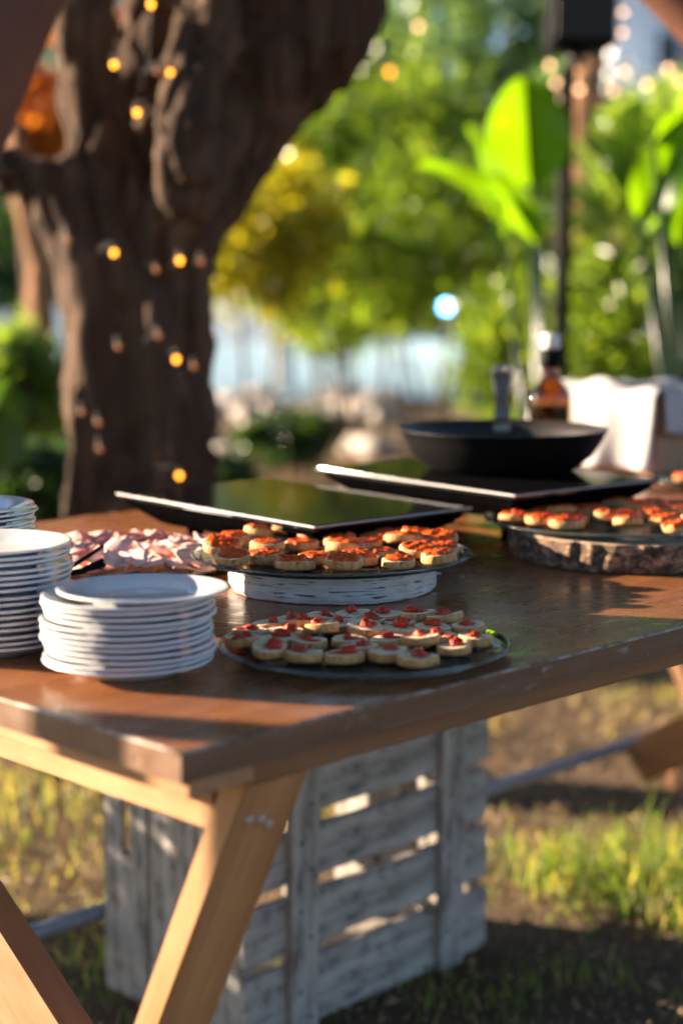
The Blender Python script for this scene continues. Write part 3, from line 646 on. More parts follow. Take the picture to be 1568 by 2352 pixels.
link('post', lathe([(0, 0), (.115, 0), (.115, .46), (.10, .50), (0, .51)], 20, 'post', 'white_paint'), root); link('base', lathe([(0, .0), (.13, .0), (.13, .03), (.1, .035)], 20, 'base', 'stone_pale'), root)
# garden lamp shining blue-white
emit('led_lens', (.10, .38, 1.0), 9.0)
g = at(1025, 705, 8.8); root = thing('garden_spotlight', 'garden spotlight shining bluish white in front of the dark shrub', 'lamp', (g.x, g.y, 0))
link('stake', tube([(0, .03, -.03), (0, .03, g.z - .03)], .012, 8, 'stake', 'wire_dark'), root)
link('housing', lathe([(0, .09), (.03, .09), (.045, .05), (.045, 0), (.042, 0)], 16, 'housing', 'wire_dark'), root, (0, .02, g.z), (-math.pi / 2, 0, 0))
link('lens', sphere(.030, 'lens', 'led_lens', 2, (1, .3, 1)), root, (0, .012, g.z))
# pale stones bordering the yard
rng_ = random.Random(9)
ST = []
for k in range(5):
    bm = bmesh.new(); bmesh.ops.create_icosphere(bm, subdivisions=2, radius=1)
    for v in bm.verts: v.co *= 1 + .35 * mnoise.noise(v.co * 1.3 + Vector((k * 7, 0, 0))); v.co.z *= .65
    ST.append(bm_to(bm, 'stone', 'stone_pale', True))
for i in range(46):
    x = 485 + 430 * ((i * .618) % 1); y = 905 + 60 * rng_.random(); p = onz(x, y, .03); s = rng_.uniform(.07, .15)
    o = link('stone', ST[i % 5], None, (p.x, p.y, .02 + s * .3), (0, 0, rng_.random() * 6)); o.scale = (s, s, s)
    tag(o, 'pale rounded stone in the border along the far yard', 'stone', 'border of pale stones')
for lab, x, y, s in (('large pinkish stone right of the trunk behind the left cooker', 535, 1045, .13), ('large ochre stone left of the black pan', 860, 1030, .13), ('second ochre stone close to the black pan', 815, 1022, .10), ('pinkish stone left of the tree among dark plants', 130, 965, .10), ('grey stone at the lower left of the tree', 25, 1190, .10)):
    p = onz(x, y, .05); o = link('stone', ST[int(x) % 5], None, (p.x, p.y, .05), (0, 0, x)); o.scale = (s * 1.2, s, s); tag(o, lab, 'stone', 'loose garden stones')

# loudspeaker on its pole
sp = at(1320, 120, 5.9); root = thing('loudspeaker', 'black loudspeaker on top of the pole', 'loudspeaker', (sp.x, sp.y, sp.z), rad(8))
bm = bmesh.new(); w2, d2, hh = .114, .12, .52
vs = [bm.verts.new(p) for p in ((-w2, -d2, 0), (w2, -d2, 0), (w2 * .7, d2, .0), (-w2 * .7, d2, 0), (-w2, -d2, hh), (w2, -d2, hh), (w2 * .7, d2, hh), (-w2 * .7, d2, hh))]
for f in ((3, 2, 1, 0), (4, 5, 6, 7), (0, 1, 5, 4), (1, 2, 6, 5), (2, 3, 7, 6), (3, 0, 4, 7)): bm.faces.new([vs[i] for i in f])
bmesh.ops.bevel(bm, geom=list(bm.edges), offset=.012, segments=2, affect='EDGES'); link('cabinet', bm_to(bm, 'cabinet', 'speaker_black'), root)
link('grille', box(-w2 * .9, w2 * .9, -d2 - .012, -d2 - .001, .03, hh - .03, .006, 'grille', 'wire_dark'), root)
link('pole_cup', lathe([(0, -.05), (.025, -.05), (.03, 0), (0, 0)], 14, 'pole_cup', 'wire_dark'), root)
pl = at(1293, 500, 5.9); root = thing('speaker_stand', 'thin black stand pole under the loudspeaker', 'speaker stand', (pl.x, pl.y, 0))
link('pole', tube([(0, 0, .25), (0, 0, 1.1), (.008, 0, sp.z - .052)], [.030, .028, .026], 12, 'pole', 'speaker_black'), root)
link('collar', lathe([(0, 1.0), (.03, 1.0), (.03, 1.06), (0, 1.06)], 14, 'collar', 'speaker_black'), root)
for k in range(3):
    a = k * 2.094 + .5; link('leg', tube([(0, 0, .75), (.5 * math.cos(a), .5 * math.sin(a), .012)], .012, 8, 'leg', 'speaker_black'), root)

# ================================================================== the table
TZ = .75
NC = onz(415, 1728, TZ)                       # near corner of the table top
RZ = rad(45)
def tl(x, y, z=TZ):                           # table coordinates (along, across) to world
    c = math.cos(RZ); s = math.sin(RZ); return Vector((NC.x + x * c - y * s, NC.y + x * s + y * c, z))
TLEN, TWID = 2.16, 1.125
def build_table():
    root = thing('wooden_table', 'long brown wooden trestle table set with food', 'table', (NC.x, NC.y, 0), RZ)
    bm = bmesh.new(); nx, ny = 90, 46; xs = np.linspace(0, TLEN, nx + 1); ys = np.linspace(0, TWID, ny + 1)
    # slab as a closed shell: worn, slightly uneven rim
    prof = [(0.0, .724), (0.0, .7475), (.0006, .7490), (.002, .75)]
    ring = [(x, 0) for x in xs[:-1]] + [(TLEN, y) for y in ys[:-1]] + [(x, TWID) for x in xs[:0:-1]] + [(0, y) for y in ys[:0:-1]]
    rows = []
    for k, (ins, z) in enumerate(prof):
        row = []
        for (x, y) in ring:
            w = .0016 * mnoise.noise((x * 14, y * 14, k * .2)) + .0012 * mnoise.noise((x * 50, y * 50, 2)); w2 = max(0, mnoise.noise((x * 22, y * 22, 9)) - .2) * .014 * (1 if k >= 2 else 0)
            i = ins + w + w2; ix = i if x == 0 else (-i if x == TLEN else 0); iy = i if y == 0 else (-i if y == TWID else 0)
            row.append(bm.verts.new((x + ix, y + iy, z - w2 * .5)))
        rows.append(row)
    n = len(ring)
    for k in range(len(prof) - 1):
        for i in range(n): f = bm.faces.new((rows[k][i], rows[k][(i + 1) % n], rows[k + 1][(i + 1) % n], rows[k + 1][i])); f.material_index = 1 if k == 0 else 2; f.smooth = k > 0
    bm.faces.new(rows[-1]); f = bm.faces.new(rows[0][::-1]); f.material_index = 1
    link('tabletop', bm_to(bm, 'tabletop', ['table_wood', 'edge_wood', 'edge_wear']), root)
    # aprons along the long sides and boards across the ends
    link('apron', box(.0785, TLEN - .012, .010, .036, .704, .7235, .002, 'apron', 'apron_wood'), root)
    link('apron', box(.0785, TLEN - .012, TWID - .036, TWID - .010, .704, .7235, .002, 'apron', 'apron_wood'), root)
    def ybeam(x0, x1, y0, y1, z0, z1, nm, m):   # beam across the table, grain along it
        link(nm, box(y0, y1, -x1, -x0, z0, z1, .0015, nm, m), root, None, (0, 0, math.pi / 2))
    for x0, sgn in ((.0, 1), (1.965, 1)):
        if x0 == 0: ybeam(.010, .078, .003, TWID - .003, .7095, .7235, 'end_board', 'pine')
        ybeam(x0 + .080, x0 + .166, .0575, TWID - .0575, .655, .7035, 'cross_rail', 'pine' if x0 == 0 else 'apron_wood')
        # slanted legs
        def leg(flip):
            f = (lambda y: y) if not flip else (lambda y: TWID - y)
            y0 = .0125; P = [(f(y0), .7035), (f(y0 + .031), .7035), (f(y0 + .031 + .49 * .7035), 0), (f(y0 + .49 * .7035), 0)]
            # build along its own length so that the grain follows the leg
            a = Vector((0, (P[0][0] + P[1][0]) / 2, .7035)); b = Vector((0, (P[2][0] + P[3][0]) / 2, 0)); d = (b - a); L = d.length; d.normalize()
            rot = Matrix(((0, 1, 0), (d.y, 0, -d.z), (d.z, 0, d.y))).transposed() if False else None
            # local axes: X along leg, Y along table, Z thickness
            X = Vector((0, d.y, d.z)); Yv = Vector((1, 0, 0)); Zv = X.cross(Yv)
            M = Matrix(((X.x, Yv.x, Zv.x, x0 + .079), (X.y, Yv.y, Zv.y, a.y), (X.z, Yv.z, Zv.z, a.z), (0, 0, 0, 1)))
            bm = bmesh.new(); inv = M.inverted(); vs = []
            for xx in (x0 + .079, x0 + .1500):
                vs.append([bm.verts.new(inv @ Vector((xx, y, z))) for y, z in P])
            bm.faces.new(vs[0][::-1]); bm.faces.new(vs[1])
            for i in range(4): bm.faces.new((vs[0][i], vs[0][(i + 1) % 4], vs[1][(i + 1) % 4], vs[1][i]))
            bmesh.ops.recalc_face_normals(bm, faces=bm.faces); bmesh.ops.bevel(bm, geom=list(bm.edges), offset=.0018, segments=2, affect='EDGES')
            return link('leg', bm_to(bm, 'leg', 'pine' if x0 == 0 else 'apron_wood'), root, mtx=M)
        lg = leg(False); leg(True)
        if x0 == 0:
            for sx, sz in ((.096, .667), (.1115, .6635), (.1235, .656)):
                y = .0125 + .49 * (.7035 - sz)
                s = link('screw', lathe([(0, .0008), (.0014, .0008), (.0018, .0022), (.0040, .0012), (.0042, 0)], 16, 'screw', 'screw_metal'), root, (sx, y - .0004, sz), (math.pi / 2 + .455, 0, 0))
        # diagonal brace lying flat against the legs (mirrored on the far trestle)
        mir = x0 > 0; fy_ = (lambda y: TWID - y) if mir else (lambda y: y)
        z1, z2 = .654, (.12 if mir else .20); y1, y2 = fy_(.549 + 1.47 * (z1 - .468)), fy_(.549 + 1.47 * (z2 - .468))
        d = Vector((0, y2 - y1, z2 - z1)); L = d.length; X = d.normalized(); Yv = Vector((1, 0, 0)); Zv = X.cross(Yv)
        M = Matrix(((X.x, Yv.x, Zv.x, x0 + .1515), (X.y, Yv.y, Zv.y, y1), (X.z, Yv.z, Zv.z, z1), (0, 0, 0, 1)))
        lo_, hi_ = (-.09, 0) if Zv.z > 0 else (0, .09)
        link('brace', box(.0, L, 0, .037, lo_, hi_, .002, 'brace', 'apron_wood' if mir else 'dark_leg'), root, mtx=M)
    link('stretcher_pipe', tube([(.19, 1.132, .11), (2.34, 1.105, .11)], .0135, 16, 'stretcher_pipe', 'pipe_metal'), root)
    for x in (.19, 2.33): link('pipe_foot', box(x - .012, x + .012, (1.119 if x < 1 else 1.092), (1.145 if x < 1 else 1.118), -.02, .0955, .002, 'pipe_foot', 'apron_wood'), root)
build_table()

# ------------------------------------------------------------------ crate under the table
def slat(L, W, T, seed, hole=False):
    rng = random.Random(seed); n = 10; bm = bmesh.new(); rows = []
    for i in range(n + 1):
        x = L * i / n; j = [rng.uniform(-.0012, .0012) for _ in range(4)]; e = rng.uniform(-.002, .002) if i in (0, n) else 0
        rows.append([bm.verts.new((x + e, 0 + j[0] * .4, j[1])), bm.verts.new((x + e, T + j[0] * .4, j[1])), bm.verts.new((x + e, T + j[2] * .4, W + j[3])), bm.verts.new((x + e, j[2] * .4, W + j[3]))])
    for i in range(n):
        for k in range(4): bm.faces.new((rows[i][k], rows[i][(k + 1) % 4], rows[i + 1][(k + 1) % 4], rows[i + 1][k]))
    bm.faces.new(rows[0][::-1]); bm.faces.new(rows[n]); bmesh.ops.recalc_face_normals(bm, faces=bm.faces)
    return bm_to(bm, 'slat', 'crate_wood')
def slot_plank(L, W, T, c, sl, sw):
    """plank along X with a stadium-shaped hand hole"""
    n = 32; outer = []; inner = []
    for k in range(n):
        a = 2 * math.pi * k / n; cx, cz = math.cos(a), math.sin(a)
        s = min(L / 2 / abs(cx) if abs(cx) > 1e-6 else 9, W / 2 / abs(cz) if abs(cz) > 1e-6 else 9); 
        outer.append((L / 2 + cx * s, W / 2 + cz * s)); inner.append((c + (sl - sw) / 2 * (1 if cx > 0 else -1) * min(1, abs(cx) * 3) + cx * sw / 2, W / 2 + cz * sw / 2))
    co = [(0, 0), (L, 0), (L, W), (0, W)]
    for q in co:
        k = min(range(n), key=lambda i: (outer[i][0] - q[0]) ** 2 + (outer[i][1] - q[1]) ** 2); outer[k] = q
    V = [(x, y, z) for y in (0, T) for ring in (outer, inner) for x, z in ring]; Fc = []
    for i in range(n):
        j = (i + 1) % n; Fc += [(i, j, n + j, n + i), (2 * n + j, 2 * n + i, 3 * n + i, 3 * n + j), (j, i, 2 * n + i, 2 * n + j), (n + i, n + j, 3 * n + j, 3 * n + i)]
    me = mesh('plank', V, Fc, 'crate_wood'); bm = bmesh.new(); bm.from_mesh(me); bmesh.ops.recalc_face_normals(bm, faces=bm.faces); bm.to_mesh(me); bm.free(); return me
def build_crate():
    c0 = onz(560, 2420, 0); root = thing('fruit_crate', 'weathered grey slatted fruit crate standing under the table', 'crate', (c0.x, c0.y, 0), math.atan2(.414, .386)); root.rotation_euler[1] = rad(.6)
    L, Wd, Hh = .56, .335, .41; sh = [slat(L, w, .010, k) for k, w in enumerate((.104, .084, .078, .078))]; zs_ = (.002, .126, .230, .330)
    for k in range(4): link('slat', sh[k], root, (0, 0, zs_[k]))
    link('slat', sh[3], root, (0, Wd - .010, zs_[3]))
    up = (0, -math.pi / 2, 0)
    def vert(nm, me, x, y, z=.0):          # plank stood upright: its X points up, its Z towards +/-x
        return link(nm, me, root, mtx=Matrix(((0, 0, 1, x), (0, 1, 0, y), (1, 0, 0, z), (0, 0, 0, 1))))
    bt = slat(Hh, .058, .012, 21)
    vert('batten', bt, .085, -.0125); vert('batten', bt, .428, -.0125); vert('batten', bt, .085, Wd + .0005); vert('batten', bt, .428, Wd + .0005)
    nail = lathe([(0, .0016), (.0022, .0014), (.0030, .0004), (.0030, 0)], 10, 'nail', 'wire_dark')
    for bx_ in (.114, .457):
        for zz_ in zs_:
            for q_ in (.018, .062): link('nail', nail, root, (bx_ + (.012 if q_ < .05 else -.010), -.0128, zz_ + q_), (math.pi / 2, 0, 0))
    # end panels of upright planks, the outer one with a hand hole
    def endp(nm, me, x, y):                # X up, Z along +y, thickness along x
        return link(nm, me, root, mtx=Matrix(((0, 1, 0, x), (0, 0, 1, y), (1, 0, 0, .002), (0, 0, 0, 1))))
    p1, p2 = slat(Hh, .098, .012, 31), slat(Hh, .102, .012, 32); p3 = slot_plank(Hh - .004, .100, .012, .29, .125, .026)
    for x in (.0105, L - .0225):
        endp('plank', p1, x, .0105); endp('plank', p2, x, .1155); endp('plank', p3, x, .2245)
    link('slat', slat(L - .05, .08, .01, 41), root, (.024, .02, .012), (-math.pi / 2, 0, 0)); link('slat', slat(L - .05, .08, .01, 42), root, (.024, .125, .012), (-math.pi / 2, 0, 0))
build_crate()

# ------------------------------------------------------------------ cookers, pan, bottle, box
def cooker(label, cx, cy, rz, sx, sy, ztop):
    p = tl(cx, cy, TZ); root = thing('induction_cooker', label, 'cooker', p, RZ + rz, 'portable induction cookers'); h = ztop - TZ
    bm = bmesh.new(); a, b = sx / 2, sy / 2
    lo = [bm.verts.new((x, y, h - .044)) for x, y in ((-a + .045, -b + .05), (a - .045, -b + .05), (a - .045, b - .05), (-a + .045, b - .05))]
    mi = [bm.verts.new((x, y, h - .018)) for x, y in ((-a + .012, -b + .012), (a - .012, -b + .012), (a - .012, b - .012), (-a + .012, b - .012))]
    hi = [bm.verts.new((x, y, h - .0085)) for x, y in ((-a + .004, -b + .004), (a - .004, -b + .004), (a - .004, b - .004), (-a + .004, b - .004))]
    bm.faces.new(lo[::-1]); bm.faces.new(hi)
    for u, v in ((lo, mi), (mi, hi)):
        for i in range(4): bm.faces.new((u[i], u[(i + 1) % 4], v[(i + 1) % 4], v[i]))
    bmesh.ops.bevel(bm, geom=list(bm.edges), offset=.004, segments=2, affect='EDGES'); link('body', bm_to(bm, 'body', 'black_plastic'), root)
    link('glass_top', box(-a + .0027, a - .0027, -b + .0027, b - .0027, h - .008, h, .0008, 'glass_top', 'black_glass'), root)
    for x0, x1, y0, y1 in ((-a, a, -b, -b + .0025), (-a, a, b - .0025, b), (-a, -a + .0025, -b + .0026, b - .0026), (a - .0025, a, -b + .0026, b - .0026)):
        link('edge_trim', box(x0, x1, y0, y1, h - .0034, h - .0010, .0005, 'edge_trim', 'aluminium'), root)
    for sx_ in (-1, 1):
        for sy_ in (-1, 1): link('foot', lathe([(0, 0), (.011, 0), (.013, h - .035), (0, h - .035)], 14, 'foot', 'black_plastic'), root, (sx_ * (a - .075), sy_ * (b - .085), 0))
cooker('black induction cooker with bare glass top behind the ham platter', .750, .677, rad(-4), .27, .43, .815)
cooker('black induction cooker carrying the frying pan', 1.079, .612, rad(-6), .29, .42, .830)
def build_pan():
    c = onz(1154, 985, .890); root = thing('frying_pan', 'black frying pan standing on the right cooker, handle pointing away', 'frying pan', (c.x, c.y, .8315), rad(-5))
    R = 236 / FPX * 2.53
    prof = [(0, 0), (R * .66, 0), (R * .72, .003), (R * .86, .021), (R * .95, .042), (R, .0585), (R + .0015, .0600), (R - .001, .0605), (R * .955 - .003, .045), (R * .85, .024), (R * .72, .0075), (R * .6, .0045), (0, .004)]
    link('pan_body', lathe(prof, 96, 'pan_body', ['pan_black', 'pan_inside'], [0] * 7 + [1] * 5), root)
    # flat handle with a hanging hole
    P = spline([(0, R - .012, .046, .026), (0, R + .045, .068, .024), (0, R + .09, .088, .021), (0, R + .135, .108, .028), (0, R + .155, .118, .034)], 5); V = []; Fc = []
    for p in P:
        w = p[3] / 2; t = .006
        V += [(-w, p[1], p[2] - t), (w, p[1], p[2] - t), (w, p[1], p[2] + t), (-w, p[1], p[2] + t)]
    for i in range(len(P) - 1):
        for k in range(4): Fc.append((i * 4 + k, i * 4 + (k + 1) % 4, i * 4 + 4 + (k + 1) % 4, i * 4 + 4 + k))
    Fc += [(3, 2, 1, 0), tuple(len(V) - 4 + k for k in range(4))]; h = link('handle', mesh('handle', V, Fc, 'steel', None, False), root)
    q = P[-1]; pts = [(.013 * math.cos(a) * 1.0, q[1] + .014 + .016 * math.sin(a), q[2] + .006 + .008 * math.sin(a)) for a in np.linspace(0, 2 * math.pi, 21)]
    link('hanging_loop', tube(pts, .0055, 8, 'hanging_loop', 'steel', False), h)
    for x in (-.009, .009): link('rivet', sphere(.004, 'rivet', 'steel', 2, (1, .5, 1)), root, (x, R * .965 - .004, .046))
build_pan()
def build_bottle():
    p = at(1262, 940, 2.95); root = thing('amber_bottle', 'amber glass bottle with white cap behind the pan', 'bottle', (p.x, p.y, TZ + .0005))
    link('glass', lathe([(0, .002), (.034, 0), (.037, .004), (.037, .150), (.0355, .163), (.027, .176), (.0185, .186), (.0165, .20), (.0165, .225), (.013, .225), (.013, .20), (.015, .187), (.024, .173), (.0325, .160), (.034, .150), (.034, .006), (0, .005)], 40, 'glass', 'amber_glass'), root)
    link('oil', lathe([(0, .0055), (.0335, .0065), (.0335, .140), (0, .140)], 32, 'oil', 'oil'), root)
    link('collar', lathe([(.0168, .206), (.0180, .207), (.0180, .238), (.0172, .239), (0, .239)], 28, 'collar', 'speaker_black'), root)
    link('cap', lathe([(0, .2395), (.0155, .2395), (.0165, .242), (.0165, .262), (.0150, .265), (0, .265)], 28, 'cap', 'bottle_cap'), root)
build_bottle()
def build_box():
    p = tl(1.778, .795); root = thing('wooden_box', 'open wooden box at the right end of the table', 'box', p, RZ); X, Y, Z = .32, .27, .145
    for k in range(2):
        z0 = .001 + k * .0725
        link('board', box(0, X, 0, .012, z0, z0 + .071, .0015, 'board', 'box_wood'), root); link('board', box(0, X, Y - .012, Y, z0, z0 + .071, .0015, 'board', 'box_wood'), root)
        link('board', box(.0125, Y - .0125, -.012, 0, z0, z0 + .071, .0015, 'board', 'box_wood'), root, (0, 0, 0), (0, 0, math.pi / 2)); link('board', box(.0125, Y - .0125, -.012, 0, z0, z0 + .071, .0015, 'board', 'box_wood'), root, (X - .012, 0, 0), (0, 0, math.pi / 2))
    link('floor_board', box(.0125, X - .0125, .0125, Y - .0125, .002, .010, .001, 'floor_board', 'box_wood'), root)
    # linen cloth laid over the rim
    V = []; Fc = []; nu, nv = 44, 40; Zt = Z + .004
    def pt(u, v):                            # u 0..1 down the left face then over the top; v along the left face
        y = Y * 1.06 * v - .010; s = u * .42
        fold = .016 * math.sin(v * 9 + 3 * u + 1.2 * math.sin(v * 5)) + .007 * math.sin(v * 23 + 1 + 4 * u)
        if s < .135: x = -.016 - abs(fold) * (1 - s / .16) - .02 * (v ** 2) * (1 - s / .135); z = Zt - .135 + s
        elif s < .165: a = (s - .135) / .03 * math.pi / 2; x = -.016 + .016 * math.sin(a); z = Zt + .012 * math.sin(a) + .004 * math.sin(v * 17)
        else: x = s - .165; z = Zt + .012 + .016 * math.exp(-((v - .55) / .25) ** 2) - .010 * math.sin(x * 9) - .012 * math.sin(v * 3.1) * math.sin(x * 10) + .005 * math.sin(v * 17 + x * 20)
        return (x, y, z)
    for i in range(nu + 1):
        for j in range(nv + 1): V.append(pt(i / nu, j / nv))
    for i in range(nu):
        for j in range(nv): Fc.append((i * (nv + 1) + j, i * (nv + 1) + j + 1, (i + 1) * (nv + 1) + j + 1, (i + 1) * (nv + 1) + j))
    o = len(V); mu, mv = 14, 34              # flap over the right-hand face
    for i in range(mu + 1):
        for j in range(mv + 1):
            t = i / mu; x = .008 + .27 * j / mv; V.append((x, -.012 - .006 * abs(math.sin(x * 34 + t)) * t, Zt + .010 - (.075 + .012 * math.sin(x * 12)) * t))
    for i in range(mu):
        for j in range(mv): Fc.append((o + i * (mv + 1) + j, o + i * (mv + 1) + j + 1, o + (i + 1) * (mv + 1) + j + 1, o + (i + 1) * (mv + 1) + j))
    cl = link('linen_cloth', mesh('linen_cloth', V, Fc, 'linen', None, True), None, p, (0, 0, RZ)); m = cl.modifiers.new('t', 'SOLIDIFY'); m.thickness = .0018; m.offset = 1
    tag(cl, 'white linen cloth draped over the wooden box', 'cloth')
build_box()

def build_added_shade_box():  # box added out of view so that its shade falls across the table
    p = Vector((-.755, 1.968, TZ + .0005)); root = thing('added_shade_box', 'tall wooden box added out of view on the table corner to cast shade', 'box', p, rad(10)); a, h = .088, .29
    for sgn in (-1, 1):
        link('board', box(-.06, .06, sgn * a - .006, sgn * a + .006, 0, h, .0015, 'board', 'box_wood'), root)
        link('board', box(-a + .0065, a - .0065, -.006, .006, 0, h - .02 * (sgn > 0), .0015, 'board', 'box_wood'), root, (sgn * .054, 0, 0), (0, 0, math.pi / 2))
    link('floor_board', box(-.047, .047, -a + .007, a - .007, 0, .01, .001, 'floor_board', 'box_wood'), root)
build_added_shade_box()

# ------------------------------------------------------------------ plates
PR = .079
PLATE = lathe([(0, .0022), (.042, .0022), (.0435, 0), (.0465, 0), (.048, .0024), (.058, .0066), (.0770, .0114), (PR - .0003, .0120), (PR + .0002, .0132), (PR - .0006, .0143), (.0765, .0141), (.058, .0094), (.0495, .0060), (.0465, .0048), (0, .0046)], 96, 'plate', 'porcelain')
def stack(b, count, pitch, words, seed, top=(0, 0, 0)):
    rng = random.Random(seed); z = TZ + .0005
    for i in range(count):
        gap = .0016 if i in (3, 9) and seed != 3 else 0; dx, dy = rng.uniform(-.0024, .0024), rng.uniform(-.0020, .0020)
        if seed == 1 and i < 3: dx += .001
        tl_ = (rng.uniform(-.006, .006), rng.uniform(-.006, .006))
        if i == count - 1 and top[0]: dx, dy = top[0], top[1]; tl_ = (rad(.6), rad(top[2]))
        z += gap * .5
        o = link('plate', PLATE, None, (b.x + dx, b.y + dy, z), (tl_[0], tl_[1], rng.random() * 6))
        k = count - i; o_ = 'topmost' if k == 1 else ('lowest' if i == 0 else nth(k) + ' from the top')
        tag(o, f'white round plate, {o_} in the {words}', 'plate', 'stacked white plates'); z += pitch
stack(Vector((-.1965, 1.539, 0)), 13, .0053, 'front stack of plates', 1, (.0145, -.003, .8))
stack(Vector((-.3425, 1.634, 0)), 16, .0061, 'left stack cut by the photo edge', 2)
stack(Vector((-.424, 1.90, 0)), 18, .0055, 'rear left stack behind the other plates', 3)

# ------------------------------------------------------------------ wood slices and glass platters
def disc_slab(name, label, c, R, h, bark, seed, crack=None):
    root = thing(name, label, 'wood slice', (c.x, c.y, TZ + .0005), 0, 'wood slices used as stands'); n = 220; prof = []; rng = np.random.default_rng(seed)
    V = []; Fc = []; uv = []; k = 9; zs = np.linspace(0, 1, k)
    deep = .0065 if bark == 'slab_bark' else .0012
    for i in range(n):
        a = 2 * math.pi * i / n; w = 1 + .025 * math.sin(2 * a + seed) + .012 * math.sin(5 * a + 1)
        for j, t in enumerate(zs):
            dsp = mnoise.noise((math.cos(a) * R * 260 / 3, math.sin(a) * R * 260 / 3, t * (1.2 if bark == 'slab_bark' else 5))) * deep + mnoise.noise((math.cos(a) * 9, math.sin(a) * 9, t * 2)) * .002
            if crack is not None and abs((a - crack + math.pi) % (2 * math.pi) - math.pi) < .022: dsp -= .006
            r = R * w + dsp - (.002 if j in (0, k - 1) else 0); V.append((r * math.cos(a), r * math.sin(a), t * h))
    for i in range(n):
        m = (i + 1) % n
        for j in range(k - 1):
            Fc.append((i * k + j, m * k + j, m * k + j + 1, i * k + j + 1)); uv += [(i / n, zs[j]), ((i + 1) / n, zs[j]), ((i + 1) / n, zs[j + 1]), (i / n, zs[j + 1])]
    link('bark', mesh('bark', V, Fc, bark, None, True, uv), root)
    top = [V[i * k + k - 1] for i in range(n)]; bot = [V[i * k] for i in range(n)]
    T = [(x * .97, y * .97, h + .0012) for x, y, z in top] + top + [(0, 0, h + .0014)]
    Fc = [(i, (i + 1) % n, 2 * n) for i in range(n)] + [(n + i, n + (i + 1) % n, (i + 1) % n, i) for i in range(n)]
    link('cut_face', mesh('cut_face', T, Fc, 'cut_wood', None, False), root)
    link('underside', mesh('underside', bot + [(0, 0, .0002)], [((i + 1) % n, i, n) for i in range(n)], 'cut_wood'), root)
    return root
c_front = onz(837, 1475, TZ + .010)
c_birch = Vector((-.012, 1.976, 0))
c_slab = Vector((.375, 2.215, TZ))
b_ = disc_slab('birch_slice', 'birch wood slice with white bark under the middle platter', c_birch, .121, .0305, 'birch_bark', 3)
# loose curls of bark on the birch
for a, z in ((.08, .020), (.13, .008), (3.38, .027), (-.1, .030)):
    q = Vector((.1225 * math.cos(a), .1225 * math.sin(a), z)); e = Vector((math.cos(a), math.sin(a), .35)) * .009
    link('bark_curl', tube([q, q + e * .5 + Vector((0, 0, .003)), q + e], [.0022, .0018, .0006], 6, 'bark_curl', 'birch_bark'), b_)
disc_slab('wood_slice', 'thick wood slice with rough dark bark under the right platter', c_slab, .157, .0345, 'slab_bark', 5, rad(238))
def platter(label, c, z, R, grp='clear glass platters'):
    root = thing('glass_platter', label, 'platter', (c.x, c.y, z), 0, grp)
    link('dish', lathe([(0, .0), (R * .80, .0), (R * .92, .0022), (R - .004, .0062), (R - .004, .0100), (R * .91, .0062), (R * .79, .0042), (0, .0042)], 96, 'dish', 'clear_glass'), root)
    pts = [(R * math.cos(a) - 0, R * math.sin(a), .0082) for a in np.linspace(0, 2 * math.pi, 97)]
    link('rim', lathe([(R - .0038, .0072), (R - .001, .0074), (R + .0002, .0083), (R - .001, .0094), (R - .0038, .0098)], 96, 'rim', 'glass_rim', closed=True), root)
    return root
Z1, Z2, Z3, Z4 = TZ + .001, TZ + .0325, TZ + .0365, TZ + .001
R1, R2, R3, R4 = .142, .165, .173, .142
platter('clear glass platter lying at the front of the table', c_front, Z1, R1)
platter('clear glass platter raised on the birch slice', c_birch, Z2, R2)
c_p3 = Vector((.362, 2.240, 0)); platter('clear glass platter on the dark bark slice at right', c_p3, Z3, R3)
c_ham = onz(318, 1284, TZ + .008); platter('glass platter heaped with ham', c_ham, Z4, R4)

# ------------------------------------------------------------------ canapes
def slice_mesh(seed, rx, ry, h):
    """irregular slice of bread: crumb on top, crust round the side"""
    rng = random.Random(seed); n = 36; rings = []; ph = [rng.uniform(0, 6.28) for _ in range(4)]; bend = rng.uniform(-.0012, .0012)
    def rr(a): return 1 + .035 * math.sin(2 * a + ph[0]) + .028 * math.sin(3 * a + ph[1]) + .018 * math.sin(5 * a + ph[2]) - .04 * max(0, math.cos(a + ph[3])) ** 6
    prof = [(.90, 0, 0), (.99, .12, 0), (1.0, .5, 0), (.985, .86, 0), (.955, 1.0, 0), (.90, 1.02, 1), (.6, 1.0, 1), (.28, .98, 1)]
    V = []; Fc = []; fm = []
    for s, t, m in prof:
        for k in range(n):
            a = 2 * math.pi * k / n; e = 1 + (.012 * mnoise.noise((math.cos(a) * 6, math.sin(a) * 6, t * 5 + seed)) if t > 0 else 0)
            zz = h * t + (.0007 * mnoise.noise((math.cos(a) * s * 9, math.sin(a) * s * 9, seed)) if t >= 1 or m else 0) + bend * math.cos(2 * a) * s * (t > .4)
            V.append((rx * s * rr(a) * e * math.cos(a), ry * s * rr(a) * e * math.sin(a), zz))
    for q in range(len(prof) - 1):
        for k in range(n): j = (k + 1) % n; Fc.append((q * n + k, q * n + j, (q + 1) * n + j, (q + 1) * n + k)); fm.append(1 if q >= 4 else 0)
    V += [(0, 0, h * .98), (0, 0, 0)]; e = len(prof) - 1
    for k in range(n): j = (k + 1) % n; Fc.append((e * n + k, e * n + j, len(V) - 2)); fm.append(1); Fc.append((j, k, len(V) - 1)); fm.append(0)
    return mesh('bread_slice', V, Fc, ['crust', 'crumb'], fm, True)
